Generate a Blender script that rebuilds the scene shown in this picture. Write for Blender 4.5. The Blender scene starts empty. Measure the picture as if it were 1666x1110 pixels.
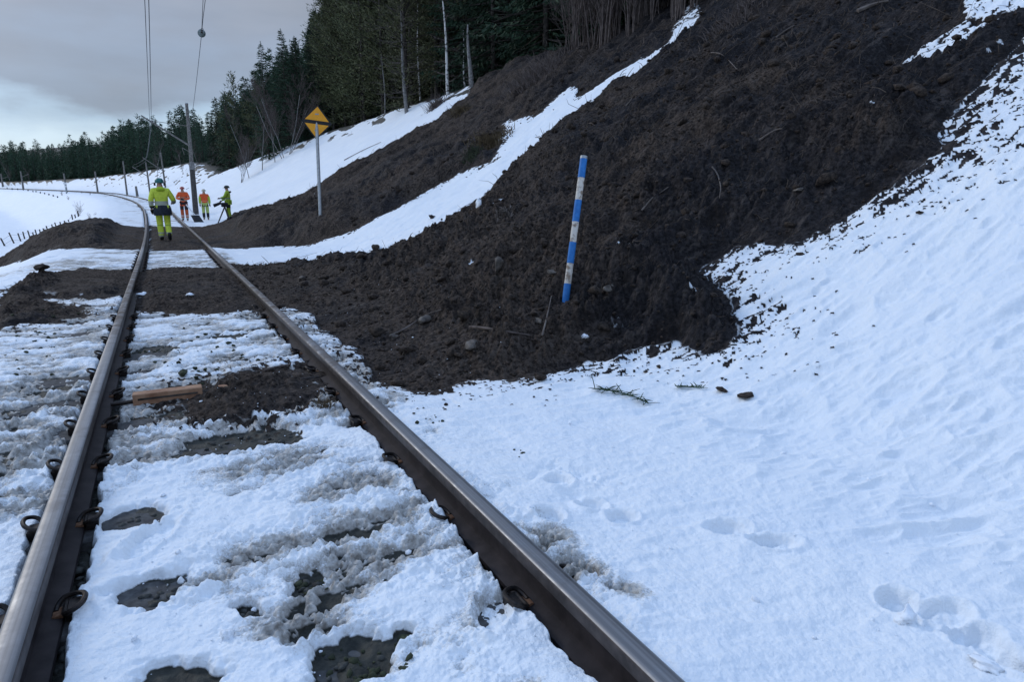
import bpy, bmesh, math, random, time
import numpy as np
from mathutils import Vector, Matrix
T0=time.time()
sc=bpy.context.scene
COL=sc.collection
R=math.radians
# ------------------------------------------------------------------ camera, world, sun, exposure
F_PX=1040.0; PITCH=math.atan(231/F_PX); YAW=math.atan(573/F_PX*math.cos(PITCH)); CAMH=1.31
cd=bpy.data.cameras.new('camera'); cam=bpy.data.objects.new('camera',cd); COL.objects.link(cam)
cd.sensor_fit='HORIZONTAL'; cd.sensor_width=36; cd.lens=36*F_PX/1666; cd.clip_start=.05; cd.clip_end=3000
cam.location=(0,0,CAMH); cam.rotation_euler=(math.pi/2-PITCH,0,-YAW); sc.camera=cam
SUN_EL=R(30); SUN_AZ=R(-32)      # azimuth measured from +Y towards +X: the light comes from ahead, where the sky is pale
w=bpy.data.worlds.new('World'); sc.world=w; w.use_nodes=True
nt=w.node_tree; N=nt.nodes; L=nt.links; N.clear()
out=N.new('ShaderNodeOutputWorld'); bg=N.new('ShaderNodeBackground'); L.new(bg.outputs[0],out.inputs[0])
sky=N.new('ShaderNodeTexSky'); sky.sky_type='NISHITA'; sky.sun_disc=False; sky.sun_elevation=SUN_EL; sky.sun_rotation=SUN_AZ
tc=N.new('ShaderNodeTexCoord'); sep=N.new('ShaderNodeSeparateXYZ'); L.new(tc.outputs['Generated'],sep.inputs[0])
mp=N.new('ShaderNodeMapping'); mp.inputs['Scale'].default_value=(1.7,1.7,4.2); L.new(tc.outputs['Generated'],mp.inputs[0])
nz=N.new('ShaderNodeTexNoise'); nz.inputs['Scale'].default_value=2.2; nz.inputs['Detail'].default_value=7; nz.inputs['Roughness'].default_value=.52; L.new(mp.outputs[0],nz.inputs[0])
ma=N.new('ShaderNodeMath'); ma.operation='MULTIPLY_ADD'; L.new(nz.outputs[0],ma.inputs[0]); ma.inputs[1].default_value=.26; 
mb=N.new('ShaderNodeMath'); mb.operation='ADD'; L.new(sep.outputs[2],mb.inputs[0]); mb.inputs[1].default_value=-.13
L.new(mb.outputs[0],ma.inputs[2])
rp=N.new('ShaderNodeValToRGB'); L.new(ma.outputs[0],rp.inputs[0]); cr=rp.color_ramp
stops=[(0,(.66,.82,.92)),(.085,(.60,.77,.92)),(.125,(.42,.58,.77)),(.155,(.25,.32,.44)),(.21,(.235,.275,.355)),(.29,(.30,.32,.37)),(.40,(.45,.49,.58)),(.62,(.42,.59,.92)),(1,(.48,.69,1.10))]
while len(cr.elements)<len(stops): cr.elements.new(.5)
for e,(p,c) in zip(cr.elements,stops): e.position=p; e.color=(*c,1)
# slow brightness patches in the cloud deck
nz2=N.new('ShaderNodeTexNoise'); nz2.inputs['Scale'].default_value=1.9; nz2.inputs['Detail'].default_value=5
mp2=N.new('ShaderNodeMapping'); mp2.inputs['Scale'].default_value=(1,1,4.5); mp2.inputs['Location'].default_value=(3.1,.4,.2); L.new(tc.outputs['Generated'],mp2.inputs[0]); L.new(mp2.outputs[0],nz2.inputs[0])
mr=N.new('ShaderNodeMapRange'); mr.inputs['From Min'].default_value=.3; mr.inputs['From Max'].default_value=.7; mr.inputs['To Min'].default_value=.78; mr.inputs['To Max'].default_value=1.24; L.new(nz2.outputs[0],mr.inputs[0])
vm=N.new('ShaderNodeVectorMath'); vm.operation='SCALE'; L.new(rp.outputs[0],vm.inputs[0]); L.new(mr.outputs[0],vm.inputs['Scale'])
sk=N.new('ShaderNodeVectorMath'); sk.operation='SCALE'; L.new(sky.outputs[0],sk.inputs[0]); sk.inputs['Scale'].default_value=.012
ad=N.new('ShaderNodeVectorMath'); ad.operation='ADD'; L.new(vm.outputs[0],ad.inputs[0]); L.new(sk.outputs[0],ad.inputs[1])
L.new(ad.outputs[0],bg.inputs[0]); bg.inputs[1].default_value=1.0
sd_=bpy.data.lights.new('sun','SUN'); sun=bpy.data.objects.new('sun',sd_); COL.objects.link(sun)
sd_.energy=.98; sd_.angle=R(12); sd_.color=(1,.97,.93)
sv=Vector((math.cos(SUN_EL)*math.sin(SUN_AZ),math.cos(SUN_EL)*math.cos(SUN_AZ),math.sin(SUN_EL)))
sun.rotation_euler=sv.to_track_quat('Z','Y').to_euler()
vs=sc.view_settings; vs.view_transform='Standard'; vs.look='None'; vs.exposure=.0; vs.gamma=1; vs.use_curve_mapping=False
sc.cycles.use_denoising=True; sc.cycles.max_bounces=6; sc.cycles.diffuse_bounces=3
# ------------------------------------------------------------------ noise
def _h(ix,iy,s):
    n=(ix.astype(np.int64)*374761393+iy.astype(np.int64)*668265263+s*974634777)&0xffffffff
    n=((n^(n>>13))*1274126177)&0xffffffff
    n=((n^(n>>16))*2246822519)&0xffffffff
    return ((n^(n>>15))&0xffffff).astype(np.float32)/16777215.
def vn(x,y,s=0):
    ix=np.floor(x); iy=np.floor(y); fx=(x-ix); fy=(y-iy)
    u=fx*fx*fx*(fx*(fx*6-15)+10); v=fy*fy*fy*(fy*(fy*6-15)+10)
    a=_h(ix,iy,s); b=_h(ix+1,iy,s); c=_h(ix,iy+1,s); d=_h(ix+1,iy+1,s)
    return (a+(b-a)*u+(c-a)*v+(a-b-c+d)*u*v)*2-1
def fbm(x,y,f,o=4,g=.5,s=0):
    t=0;a=1;m=0
    for i in range(o):
        c_,s_=math.cos(.6*i+.3),math.sin(.6*i+.3)
        t=t+a*vn((x*c_-y*s_)*f,(x*s_+y*c_)*f,s+i*7); m+=a; a*=g; f*=2.03
    return t/m
def rid(x,y,f,o=4,g=.55,s=0):
    t=0;a=1;m=0
    for i in range(o):
        c_,s_=math.cos(.7*i+.3),math.sin(.7*i+.3)
        t=t+a*(1-np.abs(vn((x*c_-y*s_)*f,(x*s_+y*c_)*f,s+i*11))*2); m+=a; a*=g; f*=2.1
    return t/m
def worley(x,y,f,s=0):
    x=x*f;y=y*f; ix=np.floor(x); iy=np.floor(y); d=np.full(x.shape,9.,np.float32); k=np.zeros(x.shape,np.float32)
    for a in (-1,0,1):
        for b in (-1,0,1):
            cx_=ix+a; cy_=iy+b; px=cx_+_h(cx_,cy_,s); py=cy_+_h(cx_,cy_,s+5); q=np.hypot(x-px,y-py); m=q<d
            d=np.where(m,q,d); k=np.where(m,_h(cx_,cy_,s+9),k)
    return d,k
# ------------------------------------------------------------------ terrain: large shapes
QUAL=1.0
def sm(a,b,x):
    t=np.clip((x-a)/(b-a),0,1); return t*t*(3-2*t)
def cshift(y):
    y=np.asarray(y,float)
    a=np.where(y>12.3,(np.minimum(y,45)-12.3)**2/2670,0)
    b=np.where(y>45,(y-45)*0.0245+(np.minimum(y,200)-45)**2/700+np.where(y>200,(y-200)*.443,0),0)
    return a+b
TC=0.251
def cx(y): return TC-cshift(y)
def zt(y):
    y=np.asarray(y,float)
    a=np.where(y>16.2,5.1e-4*(np.minimum(y,43)-16.2)**2,0)
    return a+np.where(y>43,(np.minimum(y,100)-43)*.0275,0)+np.where(y>100,(y-100)*.019,0)
def crest_h(y):  # height of the cutting's crest above the track
    return np.interp(y,[-50,20,30,40,50,60,66,73,85,100,120,150,200,400],[6.7,6.5,6.2,5.9,5.5,4.7,3.6,2.4,3.4,4.0,3.2,2.2,1.4,1.0])
def macro(x,y):
    x=np.asarray(x,float); y=np.asarray(y,float)
    n=x-cx(y); z0=zt(y)
    ch=crest_h(y)
    # right: shoulder, shallow ditch, slope
    toe=3.3; sl=0.66
    m=n-toe
    k=1.3
    rise=sl*0.5*(m+np.sqrt(m*m+k*k))-sl*0.5*(-toe*0+ -toe+np.sqrt(toe*toe+k*k))
    rise=np.maximum(rise,0)
    top=ch
    # soft min with crest
    cr=(n-(toe+ch/sl))
    up=np.minimum(rise, ch+ (rise-ch)*0.20)
    w=sm(-1.2,1.2,rise-ch); up=rise*(1-w)+(ch+(rise-ch)*0.2)*w
    right=z0+up-0.10*np.exp(-((n-2.6)/.7)**2)
    # left: bank and field
    d=np.sqrt(x*x+y*y)
    field=-1.8+6.9*sm(85,300,d)+0.012*np.maximum(d-300,0)
    bank=z0-0.5*(np.sqrt((-n-2.9)**2+.36)+(-n-2.9))*0.52
    kk=0.4
    left=0.5*(bank+field+np.sqrt((bank-field)**2+kk*kk))-0.5*kk*np.exp(-np.abs(bank-field)/kk)*0
    left=np.where(bank-field>1.2,left-0.0,left)
    wl=sm(-1.6,-2.4,n)
    left=z0*(1-wl)+left*wl
    return np.where(n>0,right,left)
def cam_axes():
    cy,sy=math.cos(YAW),math.sin(YAW); cp,sp=math.cos(PITCH),math.sin(PITCH)
    fwd=np.array([sy*cp,cy*cp,-sp]); right=np.array([cy,-sy,0]); up=np.cross(right,fwd)
    return fwd,right,up
FWD,RGT,UP=cam_axes()
def proj(p):
    p=np.asarray(p,float)-np.array([0,0,CAMH])
    zc=p@FWD; return np.stack([833+F_PX*(p@RGT)/zc, 555-F_PX*(p@UP)/zc, zc],-1)
def ray(px,py):
    d=FWD+RGT*(px-833)/F_PX+UP*(555-py)/F_PX
    return d/np.linalg.norm(d)
def hit(px,py,hf=macro,tmax=600):
    d=ray(px,py); t=np.concatenate([np.linspace(.5,60,6000),np.linspace(60,tmax,6000)])
    P=np.array([0,0,CAMH])[None]+t[:,None]*d[None]
    g=P[:,2]-hf(P[:,0],P[:,1])
    i=np.argmax(g<0)
    if g[i]>=0: return None
    if i>0:
        a=g[i-1]/(g[i-1]-g[i]); return P[i-1]+(P[i]-P[i-1])*a
    return P[i]
XL,XR=TC-.724,TC+.724
Z0=np.array([0,0,CAMH])
SL_Y0,SL_DY=2.27,.651       # first sleeper, spacing
def poly(pts):
    o=[]
    for p in pts:
        if len(p)==3: o.append((p[0],p[1])); continue     # a world point (x, y, 'w')
        h=hit(*p)
        if h is None: continue
        o.append((h[0],h[1]))
    return np.array(o)
def sdist(x,y,P):
    # signed distance to polygon, negative inside
    d=np.full(x.shape,1e9); ins=np.zeros(x.shape,bool); n=len(P)
    lo=P.min(0)-3.5; hi=P.max(0)+3.5
    m=(x>lo[0])&(x<hi[0])&(y>lo[1])&(y<hi[1])
    X=x[m];Y=y[m]
    if X.size==0: return np.full(x.shape,9.)
    dd=np.full(X.shape,1e9); ii=np.zeros(X.shape,bool)
    for i in range(n):
        ax,ay=P[i];bx,by=P[(i+1)%n]; ex,ey=bx-ax,by-ay; l=ex*ex+ey*ey+1e-12
        t=np.clip(((X-ax)*ex+(Y-ay)*ey)/l,0,1); q=(X-ax-t*ex)**2+(Y-ay-t*ey)**2
        dd=np.minimum(dd,q)
        c=((ay<=Y)!=(by<=Y))
        with np.errstate(divide='ignore',invalid='ignore'):
            c&=X<(ax+(Y-ay)*ex/(ey if ey!=0 else 1e-12))
        ii^=c
    dd=np.sqrt(dd); dd[ii]*=-1
    r=np.full(x.shape,9.); r[m]=np.minimum(dd,9.); return r
# outlines of the slides, the snow tongues between them
P_MAIN=poly([(1666,70),(1640,105),(1600,140),(1560,165),(1530,210),(1512,262),(1480,290),(1440,310),(1400,345),(1340,380),(1290,400),(1240,410),(1190,420),(1150,440),(1120,458),
 (1150,482),(1180,515),(1197,552),(1180,572),(1150,578),(1100,566),(1040,576),(1000,596),(950,606),(880,620),(820,630),(760,628),(720,645),(690,655),(640,645),(600,615),(560,575),(530,540),(505,520),
 (470,512),(440,508),(420,470),(410,452),(450,446),(540,432),(600,422),(640,424),(670,414),(700,395),(760,358),(820,303),(860,264),(900,214),(960,166),(1000,136),(1060,98),(1100,68),(1140,32),
 (14.5,15.6,'w'),(17,15.5,'w'),(30,14,'w'),(30,-2,'w'),(11.5,1.4,'w')])
P_BAND=poly([(0,540),(0,480),(60,458),(120,443),(215,441),(300,439),(420,436),(520,430),(560,480),(520,520),(470,514),(425,511),(330,513),(222,515),(205,484),(150,490),(60,489),(75,497),(165,503),(150,516),(60,531)])
P_FAR=poly([(240,368),(330,371),(360,366),(385,356),(410,347),(440,340),(490,328),(560,288),(650,229),(720,194),(760,166),(12.9,28,'w'),(14.5,28.4,'w'),(17,27,'w'),(17,15.5,'w'),(14.5,15.7,'w'),
 (1090,68),(1060,90),(1000,123),(940,163),(935,135),(905,160),(880,190),(855,195),(822,205),(817,235),(800,264),(745,284),(700,314),(640,348),(580,379),(520,398),(450,405),(400,407),(340,409),(235,410)])
P_HEAP=np.array([(-.6,31.8),(-2,31.8),(-3,32.5),(-4,33),(-5,33.5),(-6.5,34.5),(-8,35),(-9,32),(-6.5,28.5),(-5.2,27),(-4.5,25.2),(-3.5,22.8),(-2.2,20.6),(-1.3,19.8),(-.4,18.9)],float)
P_PATCH=poly([(285,652),(330,625),(400,608),(470,600),(525,598),(540,625),(520,650),(470,668),(440,682),(400,690),(340,692),(300,675)])
S_TONGUE=poly([(900,170),(925,150),(940,165),(1000,125),(1060,92),(1090,70),(1100,50),(1135,28),(1138,36),(1110,68),(1080,95),(1000,148),(940,188),(900,216),(880,225),(870,195)])
S_TOP=poly([(1585,-12),(1570,20),(1572,42),(1600,44),(1640,32),(1680,24),(1700,-20)])
S_STREAK=poly([(1612,50),(1590,52),(1560,60),(1530,72),(1500,95),(1470,125),(1500,120),(1530,106),(1560,86),(1590,68)])
S_EARTH=poly([(900,178),(925,168),(918,180),(885,192),(868,190)])
MUDP=[('main',P_MAIN),('band',P_BAND),('far',P_FAR),('heap',P_HEAP),('patch',P_PATCH)]
SNOWP=[S_TONGUE,S_TOP,S_STREAK]
def ell(px,py,rx,ry):
    h=hit(px,py); a=hit(px+rx,py); b=hit(px,py-ry); c=hit(px,py+ry)
    return h[0],h[1],math.hypot(a[0]-h[0],a[1]-h[1]),(math.hypot(b[0]-c[0],b[1]-c[1]))/2, math.atan2(a[1]-h[1],a[0]-h[0])
# bare places in the snow between the rails and beside them
BARE=[ell(*e) for e in [(250,967,52,22),(372,724,58,17),(570,1085,58,42),(655,1043,16,14),(222,846,40,15),(505,958,24,18),(300,1120,60,30),(372,550,26,6),(455,712,30,8),
 (250,572,30,7),(405,1000,15,14),(1655,1092,22,12)]]
DIRTY=[ell(*e) for e in [(440,905,90,30),(360,960,70,22),(560,800,60,40),(640,860,60,40),(460,760,90,30),(890,800,40,14),(985,846,30,12),(895,866,26,14),(1180,868,40,14),(1250,893,40,10),(1580,1060,60,40),(1500,1010,60,16),
 (560,520,60,22),(500,1030,90,30),(330,720,60,30),(730,690,24,30),(690,640,70,20),(120,520,120,20),(560,640,40,30),(330,425,110,12),(130,432,90,8),(1190,430,70,25),(60,650,60,30)]]
# footprints: pressed pits (x, y, half width, half length, heading)
STEPS=[ell(*e) for e in [(800,1000,26,38),(252,880,24,30),(895,866,22,12),(960,835,20,10),(1010,852,22,9),(1185,872,32,11),(1255,893,34,10),(1460,990,26,14),(1540,1012,30,12),(1590,1050,36,16),(1640,1085,30,20),(905,798,22,10),(480,1050,20,18)]]
TROUGH=[[hit(*a)[:2],hit(*b)[:2]] for a,b in (((860,792),(990,852)),((1150,868),(1300,905)),((1430,985),(1560,1040)),((1550,1030),(1690,1110)),((900,770),(1040,810)))]
def gsum(x,y,E,k=1.0):
    t=np.zeros(x.shape)
    for (ex,ey,a,b,th) in E:
        m=(np.abs(x-ex)<a*2.6+b*2.6)&(np.abs(y-ey)<(a+b)*2.6)
        if not m.any(): continue
        dx=x[m]-ex; dy=y[m]-ey; c,s=math.cos(th),math.sin(th)
        q=((dx*c+dy*s)/(a*k))**2+((-dx*s+dy*c)/(b*k))**2
        t[m]=np.maximum(t[m],np.exp(-q*.7))
    return t
def full(x,y,dr):
    """surface height and masks at world points; dr = spacing of the points"""
    x=np.asarray(x,float); y=np.asarray(y,float); dr=np.broadcast_to(np.asarray(dr,float),x.shape)
    z=macro(x,y); n=x-cx(y); far=sm(25,70,np.hypot(x,y))
    D=np.hypot(x,y)
    def lim(f): return np.clip(1.6-3.2*dr*f,0,1)          # drop detail finer than the mesh
    wob=fbm(x,y,1.1,3,.55,3)*.16+fbm(x,y,6,3,.6,31)*.07*lim(6)+fbm(x,y,22,2,.6,37)*.02*lim(22)
    sds=[]
    for nm,P in MUDP:
        k=1.0 if nm in('main','far','heap') else 1.15
        sds.append(sdist(x,y,P)+wob*k*(1+ .6*sm(8,20,D)))
    sds=np.array(sds); sm_=sds.min(0)
    ss=np.array([sdist(x,y,P)+(.22*fbm(x,y*1.6,4,3,.65,223) if i_==2 else .06*fbm(x,y,9,3,.7,225)) for i_,P in enumerate(SNOWP)]).min(0)+wob*.8
    sdm=np.maximum(sm_,-ss)
    who=sds.argmin(0)
    # ---- snow depth
    onbed=sm(2.3,1.7,np.abs(n))
    lump=fbm(x,y,2.2,3,.5,51)
    T=.032+.016*lump+.008*fbm(x,y,8,3,.55,53)*lim(9)+.0065*fbm(x,y,26,4,.68,57)*lim(26)
    wx=fbm(x,y,7,4,.6,41)*.045; wy=fbm(x,y,7,4,.6,47)*.045
    bare=gsum(x+wx,y+wy,BARE,1.02); dirty=gsum(x+wx,y+wy,DIRTY,1.1)*(1-.93*sm(.85,1.1,n))
    slp=(y-SL_Y0)/SL_DY; sl=np.exp(-(((slp-np.round(slp))*SL_DY)/.14)**2)*(np.abs(n)<1.25)
    rough=fbm(x*.6,y*1.3,6,5,.68,61)*lim(5)
    dirty=np.maximum(dirty,onbed*sm(1.1,.85,n)*(.9*sm(-.05,.40,fbm(x,y,1.3,4,.6,65))+.7*sm(3.2,4.4,y)*sm(9,7,y)))
    T=T-sm(.18,.75,bare+.30*fbm(x,y,11,3,.65,63)*(bare>.05))*(.062+.03*rough)*1.3-onbed*sl*.022*(1+rough*1.5)*sm(1.6,6,D)*(.55+.45*sm(9,5,D))
    T=T-dirty*onbed*sm(1.1,.85,n)*.040*(rough*1.5+.9*fbm(x,y,24,3,.65,67)*lim(20)+.25)
    # open gap along the rail foot
    r1=np.abs(n+.724); r2=np.abs(n-.724); rr=np.minimum(r1,r2); innerL=(n>-.724)&(n<0); outerR=(n>.724)
    edge=.085+.022*fbm(x,y,3.0,2,.5,71)+.016*fbm(x,y,14,3,.6,73)*lim(14)+.012*innerL
    edge=edge-.075*outerR*(1-sm(.35,.75,fbm(x,y,1.7,2,.5,79)))+sl*.035*(n<-.724)
    gap=sm(edge+.014,edge-.006,rr)
    hard=sm(2.2,1.7,np.abs(n))*(D<60)
    gap=gap*hard
    snow_t=np.maximum(T,0)
    snowm=sm(-.010,.014,T)*(1-gap)
    off=(1-onbed)
    # slope and verge: suncupped, wind packed snow
    xa=x*.85-y*.3; ya=y*1.5+x*.35
    cup=fbm(xa*.9,ya*.8,1.9,3,.5,81)*.034+rid(xa*.8,ya*1.1,4.2,3,.5,83)*.034*lim(4.5)+fbm(xa*.7,ya*1.2,12,3,.5,84)*.0045*lim(12)
    macro_b=fbm(x,y,.35,3,.5,85)*.10*sm(1.7,4,np.abs(n))
    ground=z-.008-.034*np.maximum(sm(.22,.15,rr),1-onbed)+.012*fbm(x,y,14,2,.5,91)*lim(14)
    zs=ground*(1-snowm)+(z+snow_t*(1-off)+off*(.06+cup)+onbed*cup*.35)*snowm
    zs=zs+macro_b
    # snow built up beside the right rail, up to under the head on its field side
    zs=zs+snowm*.055*outerR*np.exp(-((rr-.10)/.25)**2)*hard
    st=gsum(x+wx*.5,y+wy*.5,STEPS,1.0)
    tr=np.full(x.shape,9.)
    for (p0,p1) in TROUGH:
        ex,ey=p1[0]-p0[0],p1[1]-p0[1]; l=ex*ex+ey*ey; t_=np.clip(((x-p0[0])*ex+(y-p0[1])*ey)/l,0,1); tr=np.minimum(tr,np.hypot(x-p0[0]-t_*ex,y-p0[1]-t_*ey))
    trn=np.exp(-((tr+fbm(x,y,5,3,.6,203)*.05)/.055)**2)*sm(-.25,.25,fbm(x,y,3.5,3,.6,205))
    zs=zs-snowm*.026*trn*(1+.8*fbm(x,y,26,3,.65,207)*lim(20)); dirty=np.maximum(dirty,trn*.30*sm(-.1,.4,fbm(x,y,2.2,2,.5,209)))
    zs=zs-snowm*.034*sm(.42,.60,st)*(1+.6*fbm(x,y,20,3,.6,211)*lim(16))+snowm*.012*np.exp(-((st-.25)/.1)**2)*(st>.02)
    # far snow mounds broken by stones and stumps
    # ---- mud
    dm=-sdm
    body=sm(-.02,.10,dm)
    mud=sm(-.03,.03,dm)
    side=sm(1.15,3.0,n); sideL=sm(-1.1,-2.0,n)
    thick=.055+side*(.08+.20*sm(0,1.2,dm))*sm(9,5.5,n)+side*.10*sm(0,.5,dm)+sideL*(.07+.26*sm(0,1.6,dm))
    thick=thick+onbed*.02
    # particular heaps
    def bump(cx_,cy_,rx,ry,h):
        return h*np.exp(-(((x-cx_)/rx)**2+((y-cy_)/ry)**2))
    heaps=bump(3.45,4.0,.7,.6,.17)+.10*np.maximum(0,fbm(x,y,2.6,2,.5,215)+.1)*sm(2.6,3.2,x)*sm(5.5,4.5,y)+bump(3.3,8.6,1.0,.8,.20)+bump(3.2,20.5,1.1,2.6,.42)+bump(2.5,23.5,.7,2.5,.30)+bump(-3.4,27,1.3,5,.22)+bump(4.2,6.6,1.1,1.0,.22)
    thick=thick+heaps
    railc=sm(.08,.34,rr)*.55+.45
    rail_low=np.where(hard>.5,railc,1)
    c1=(fbm(x,y,1.6,4,.6,101)*.12+.16*np.maximum(0,fbm(x,y,.9,3,.55,217))-.14*sm(.15,.5,fbm(x,y,1.2,3,.55,219)))*(side+sideL*.5+.12)*np.minimum(1,1.15-.0*x)
    fl=sm(4.5,6.5,n)                                       # the steep face: drawn out down the fall line
    c2=rid(x*(1-.72*fl),y*(1+.5*fl),2.6,5,.68,103)*.085*lim(2.6)*(.35+.65*(side+sideL))
    wd,wk=worley(x+.03*fbm(x,y,20,2,.5,7),y,9,111); clod=np.sqrt(np.maximum(0,.32-wd*wd))*(wk>.45)
    wd2,wk2=worley(x,y,24,121); clod2=np.sqrt(np.maximum(0,.3-wd2*wd2))*(wk2>.4)
    c3=(clod*.10*lim(5)*(.4+wk)+clod2*.050*lim(14))*(1-.62*fl)*(.5+.5*(side+sideL))
    c4=rid(x*(1-.65*fl),y*(1+.2*fl),7,3,.75,133)*.036*lim(5)*(1-.3*fl)+fbm(x*(1-.6*fl),y,18,3,.75,131)*.050*lim(10)*(1-.45*fl)+(rid(x*(1-.5*fl),y,1.3,4,.65,139)*.12+fbm(x,y,4.5,2,.6,149)*.06*lim(3.5))*sm(9,16,D)*(side+sideL+.12)*.6+fbm(x*.22,y*1.3,.9,5,.62,143)*.36*fl+fbm(x,y,55,2,.6,137)*.010*lim(36)
    rg_=.38+.95*sm(-.35,.35,fbm(x*(1-.5*fl),y,.8,3,.55,221)); c2=c2*rg_; c3=c3*rg_; c4=c4*(.35+.65*rg_)
    zm=np.maximum(zs*0+z-.01,z-.01)+ (thick+c1+c2*.8+c3*.9+c4)*np.clip(dm/.5+.10,0,1)**.7
    zm=np.where(hard>.5,z+(zm-z)*rail_low,zm)
    cl_=np.minimum(zm,z+.10+.03*fbm(x,y,4,4,.6,141)); wc_=sm(2.1,1.2,np.abs(n)+.25*fbm(x,y,1.3,3,.5,145))*(D<60); zm=zm*(1-wc_)+cl_*wc_
    zz=zs*(1-body)+np.maximum(zm,zs-.03+.5*(zm-zs))*body
    # crumbs scattered on the snow near the edges, dragged downhill
    near=np.where(ss<0,.62,1)*np.exp(-np.maximum(sdm,0)/(.20+.10*sm(2,4,n)+.50*sm(4.2,6.0,n)*sm(.7,1.0,x/np.maximum(y,.1))))
    web=rid(x*.9-y*.4,y*1.5+x*.3,6.5,4,.75,151)*.42+.75*fbm(x*.8,y*1.3,15,3,.75,157)*lim(7)
    cr_=(web>(.80-near*.88))&(sdm>-.02)&(near>.03)
    cr_=cr_*sm(.02,.15,near)
    wd3,wk3=worley(x,y,27,161)
    pel=((wd3<.26*wk3)&(wk3>1-.28*near)&(near>.06)).astype(float)*lim(8)
    cr_=np.maximum(cr_*.85,pel)
    zz=zz+cr_*(1-mud)*.005+pel*(1-mud)*.004
    mudc=np.maximum(mud,cr_*(1-mud))
    # snow showing through thin mud
    thin=(fbm(x*(1-.55*fl),y*(1+.8*fl),2.4,4,.62,171)+.45*fbm(x,y,13,3,.6,173)*lim(10))
    specks=sm(.72,.85,thin)*(n>2.2)*.6+sm(.46,.62,thin)*np.exp(-dm/.25)*(n<3)*.9
    specks+=sm(.33,.5,thin)*np.exp(-(((x-4.6)/1.1)**2+((y-8.4)/.35)**2))
    mudc=np.where(dm>0,mudc*(1-np.clip(specks,0,.9)),mudc)
    # bare scrub on the crest
    expose=(1-snowm)*(1-mud)
    scr=sm(.05,.35,fbm(x*1.6,y*.5,1.1,4,.6,181)+ .9*sm(-1.2,.8,(n-3.6-crest_h(y)/.66)))*sm(-3.2,-.6,(n-3.5-crest_h(y)/.66))
    expose=np.maximum(expose,scr*(1-mud)*(n>4)*.95)
    stone=sm(.30,.42,fbm(x,y*.55,1.5,4,.62,191))*sm(68,76,y)*sm(3.3,5.5,n)*(n>0)
    expose=np.maximum(expose,stone)
    road=np.exp(-((D-112-.35*x-6)/4.5)**2)*sm(-10.5,-13.5,n)*(n<0)*.8*sm(-.4,.1,fbm(x,y,.25,3,.5,193)+.2)
    dirt=np.clip(dirty*(.72+1.5*rough)*np.where(n>1.0,.45,1)+.55*near*(1-mud)*(fbm(x,y,8,3,.6,197)*.5+.5)+.25*sl*onbed*(.4+rough)*sm(2,5,D)+road,0,1)
    lich=sm(.2,.5,fbm(x,y,.7,3,.5,199))
    return zz,np.clip(mudc,0,1),np.clip(expose,0,1),dirt,sdm,who,mud
def hit2(px,py):
    """point on the finished surface seen at a pixel"""
    h=hit(px,py); 
    d=ray(px,py); t0=np.linalg.norm(h-Z0)
    t=np.linspace(max(.4,t0*.8-1.2),t0*1.08+.3,500); P=Z0[None]+t[:,None]*d[None]
    zz=full(P[:,0],P[:,1],t0*.003)[0]; g=P[:,2]-zz; i=int(np.argmax(g<0))
    return P[i] if g[i]<0 else h
def surf(x,y): return float(full(np.array([x]),np.array([y]),np.array([.02]))[0][0])
# ------------------------------------------------------------------ materials
def newmat(name):
    m=bpy.data.materials.new(name); m.use_nodes=True; t=m.node_tree; b=t.nodes['Principled BSDF']; return m,t,b
def nd(t,typ,**k):
    n=t.nodes.new(typ)
    for a,v in k.items():
        if hasattr(n,a): setattr(n,a,v)
        else: n.inputs[a.replace('_',' ')].default_value=v
    return n
def mixc(t,fac,a,b):
    m=t.nodes.new('ShaderNodeMix'); m.data_type='RGBA'
    for s,v in ((0,fac),(6,a),(7,b)):
        if isinstance(v,bpy.types.NodeSocket): t.links.new(v,m.inputs[s])
        else: m.inputs[s].default_value=v if s==0 else (*v,1)
    return m.outputs[2]
def ramp(t,src,lo,hi,a=0,b=1):
    r=nd(t,'ShaderNodeMapRange'); t.links.new(src,r.inputs[0]); r.inputs[1].default_value=lo; r.inputs[2].default_value=hi; r.inputs[3].default_value=a; r.inputs[4].default_value=b; return r.outputs[0]
def noise(t,scale,detail=4,rough=.55,vec=None,coord='Object'):
    n=nd(t,'ShaderNodeTexNoise'); n.inputs['Scale'].default_value=scale; n.inputs['Detail'].default_value=detail; n.inputs['Roughness'].default_value=rough
    if vec is None:
        c=nd(t,'ShaderNodeTexCoord'); vec=c.outputs[coord]
    t.links.new(vec,n.inputs['Vector']); return n.outputs[0]
def bump(t,b,h,strength=.3,dist=.01):
    n=nd(t,'ShaderNodeBump'); n.inputs['Strength'].default_value=strength; n.inputs['Distance'].default_value=dist
    t.links.new(h,n.inputs['Height']); t.links.new(n.outputs[0],b.inputs['Normal'])
def simple(name,c1,c2,scale=8,rough=.7,metal=0,bs=.3,bd=.01,spec=.3,detail=5,lo=.35,hi=.65):
    m,t,b=newmat(name); n=noise(t,scale,detail); f=ramp(t,n,lo,hi)
    t.links.new(mixc(t,f,c1,c2),b.inputs['Base Color']); b.inputs['Roughness'].default_value=rough; b.inputs['Metallic'].default_value=metal; b.inputs['Specular IOR Level'].default_value=spec
    if bs: bump(t,b,noise(t,scale*3,4),bs,bd)
    return m
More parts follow.
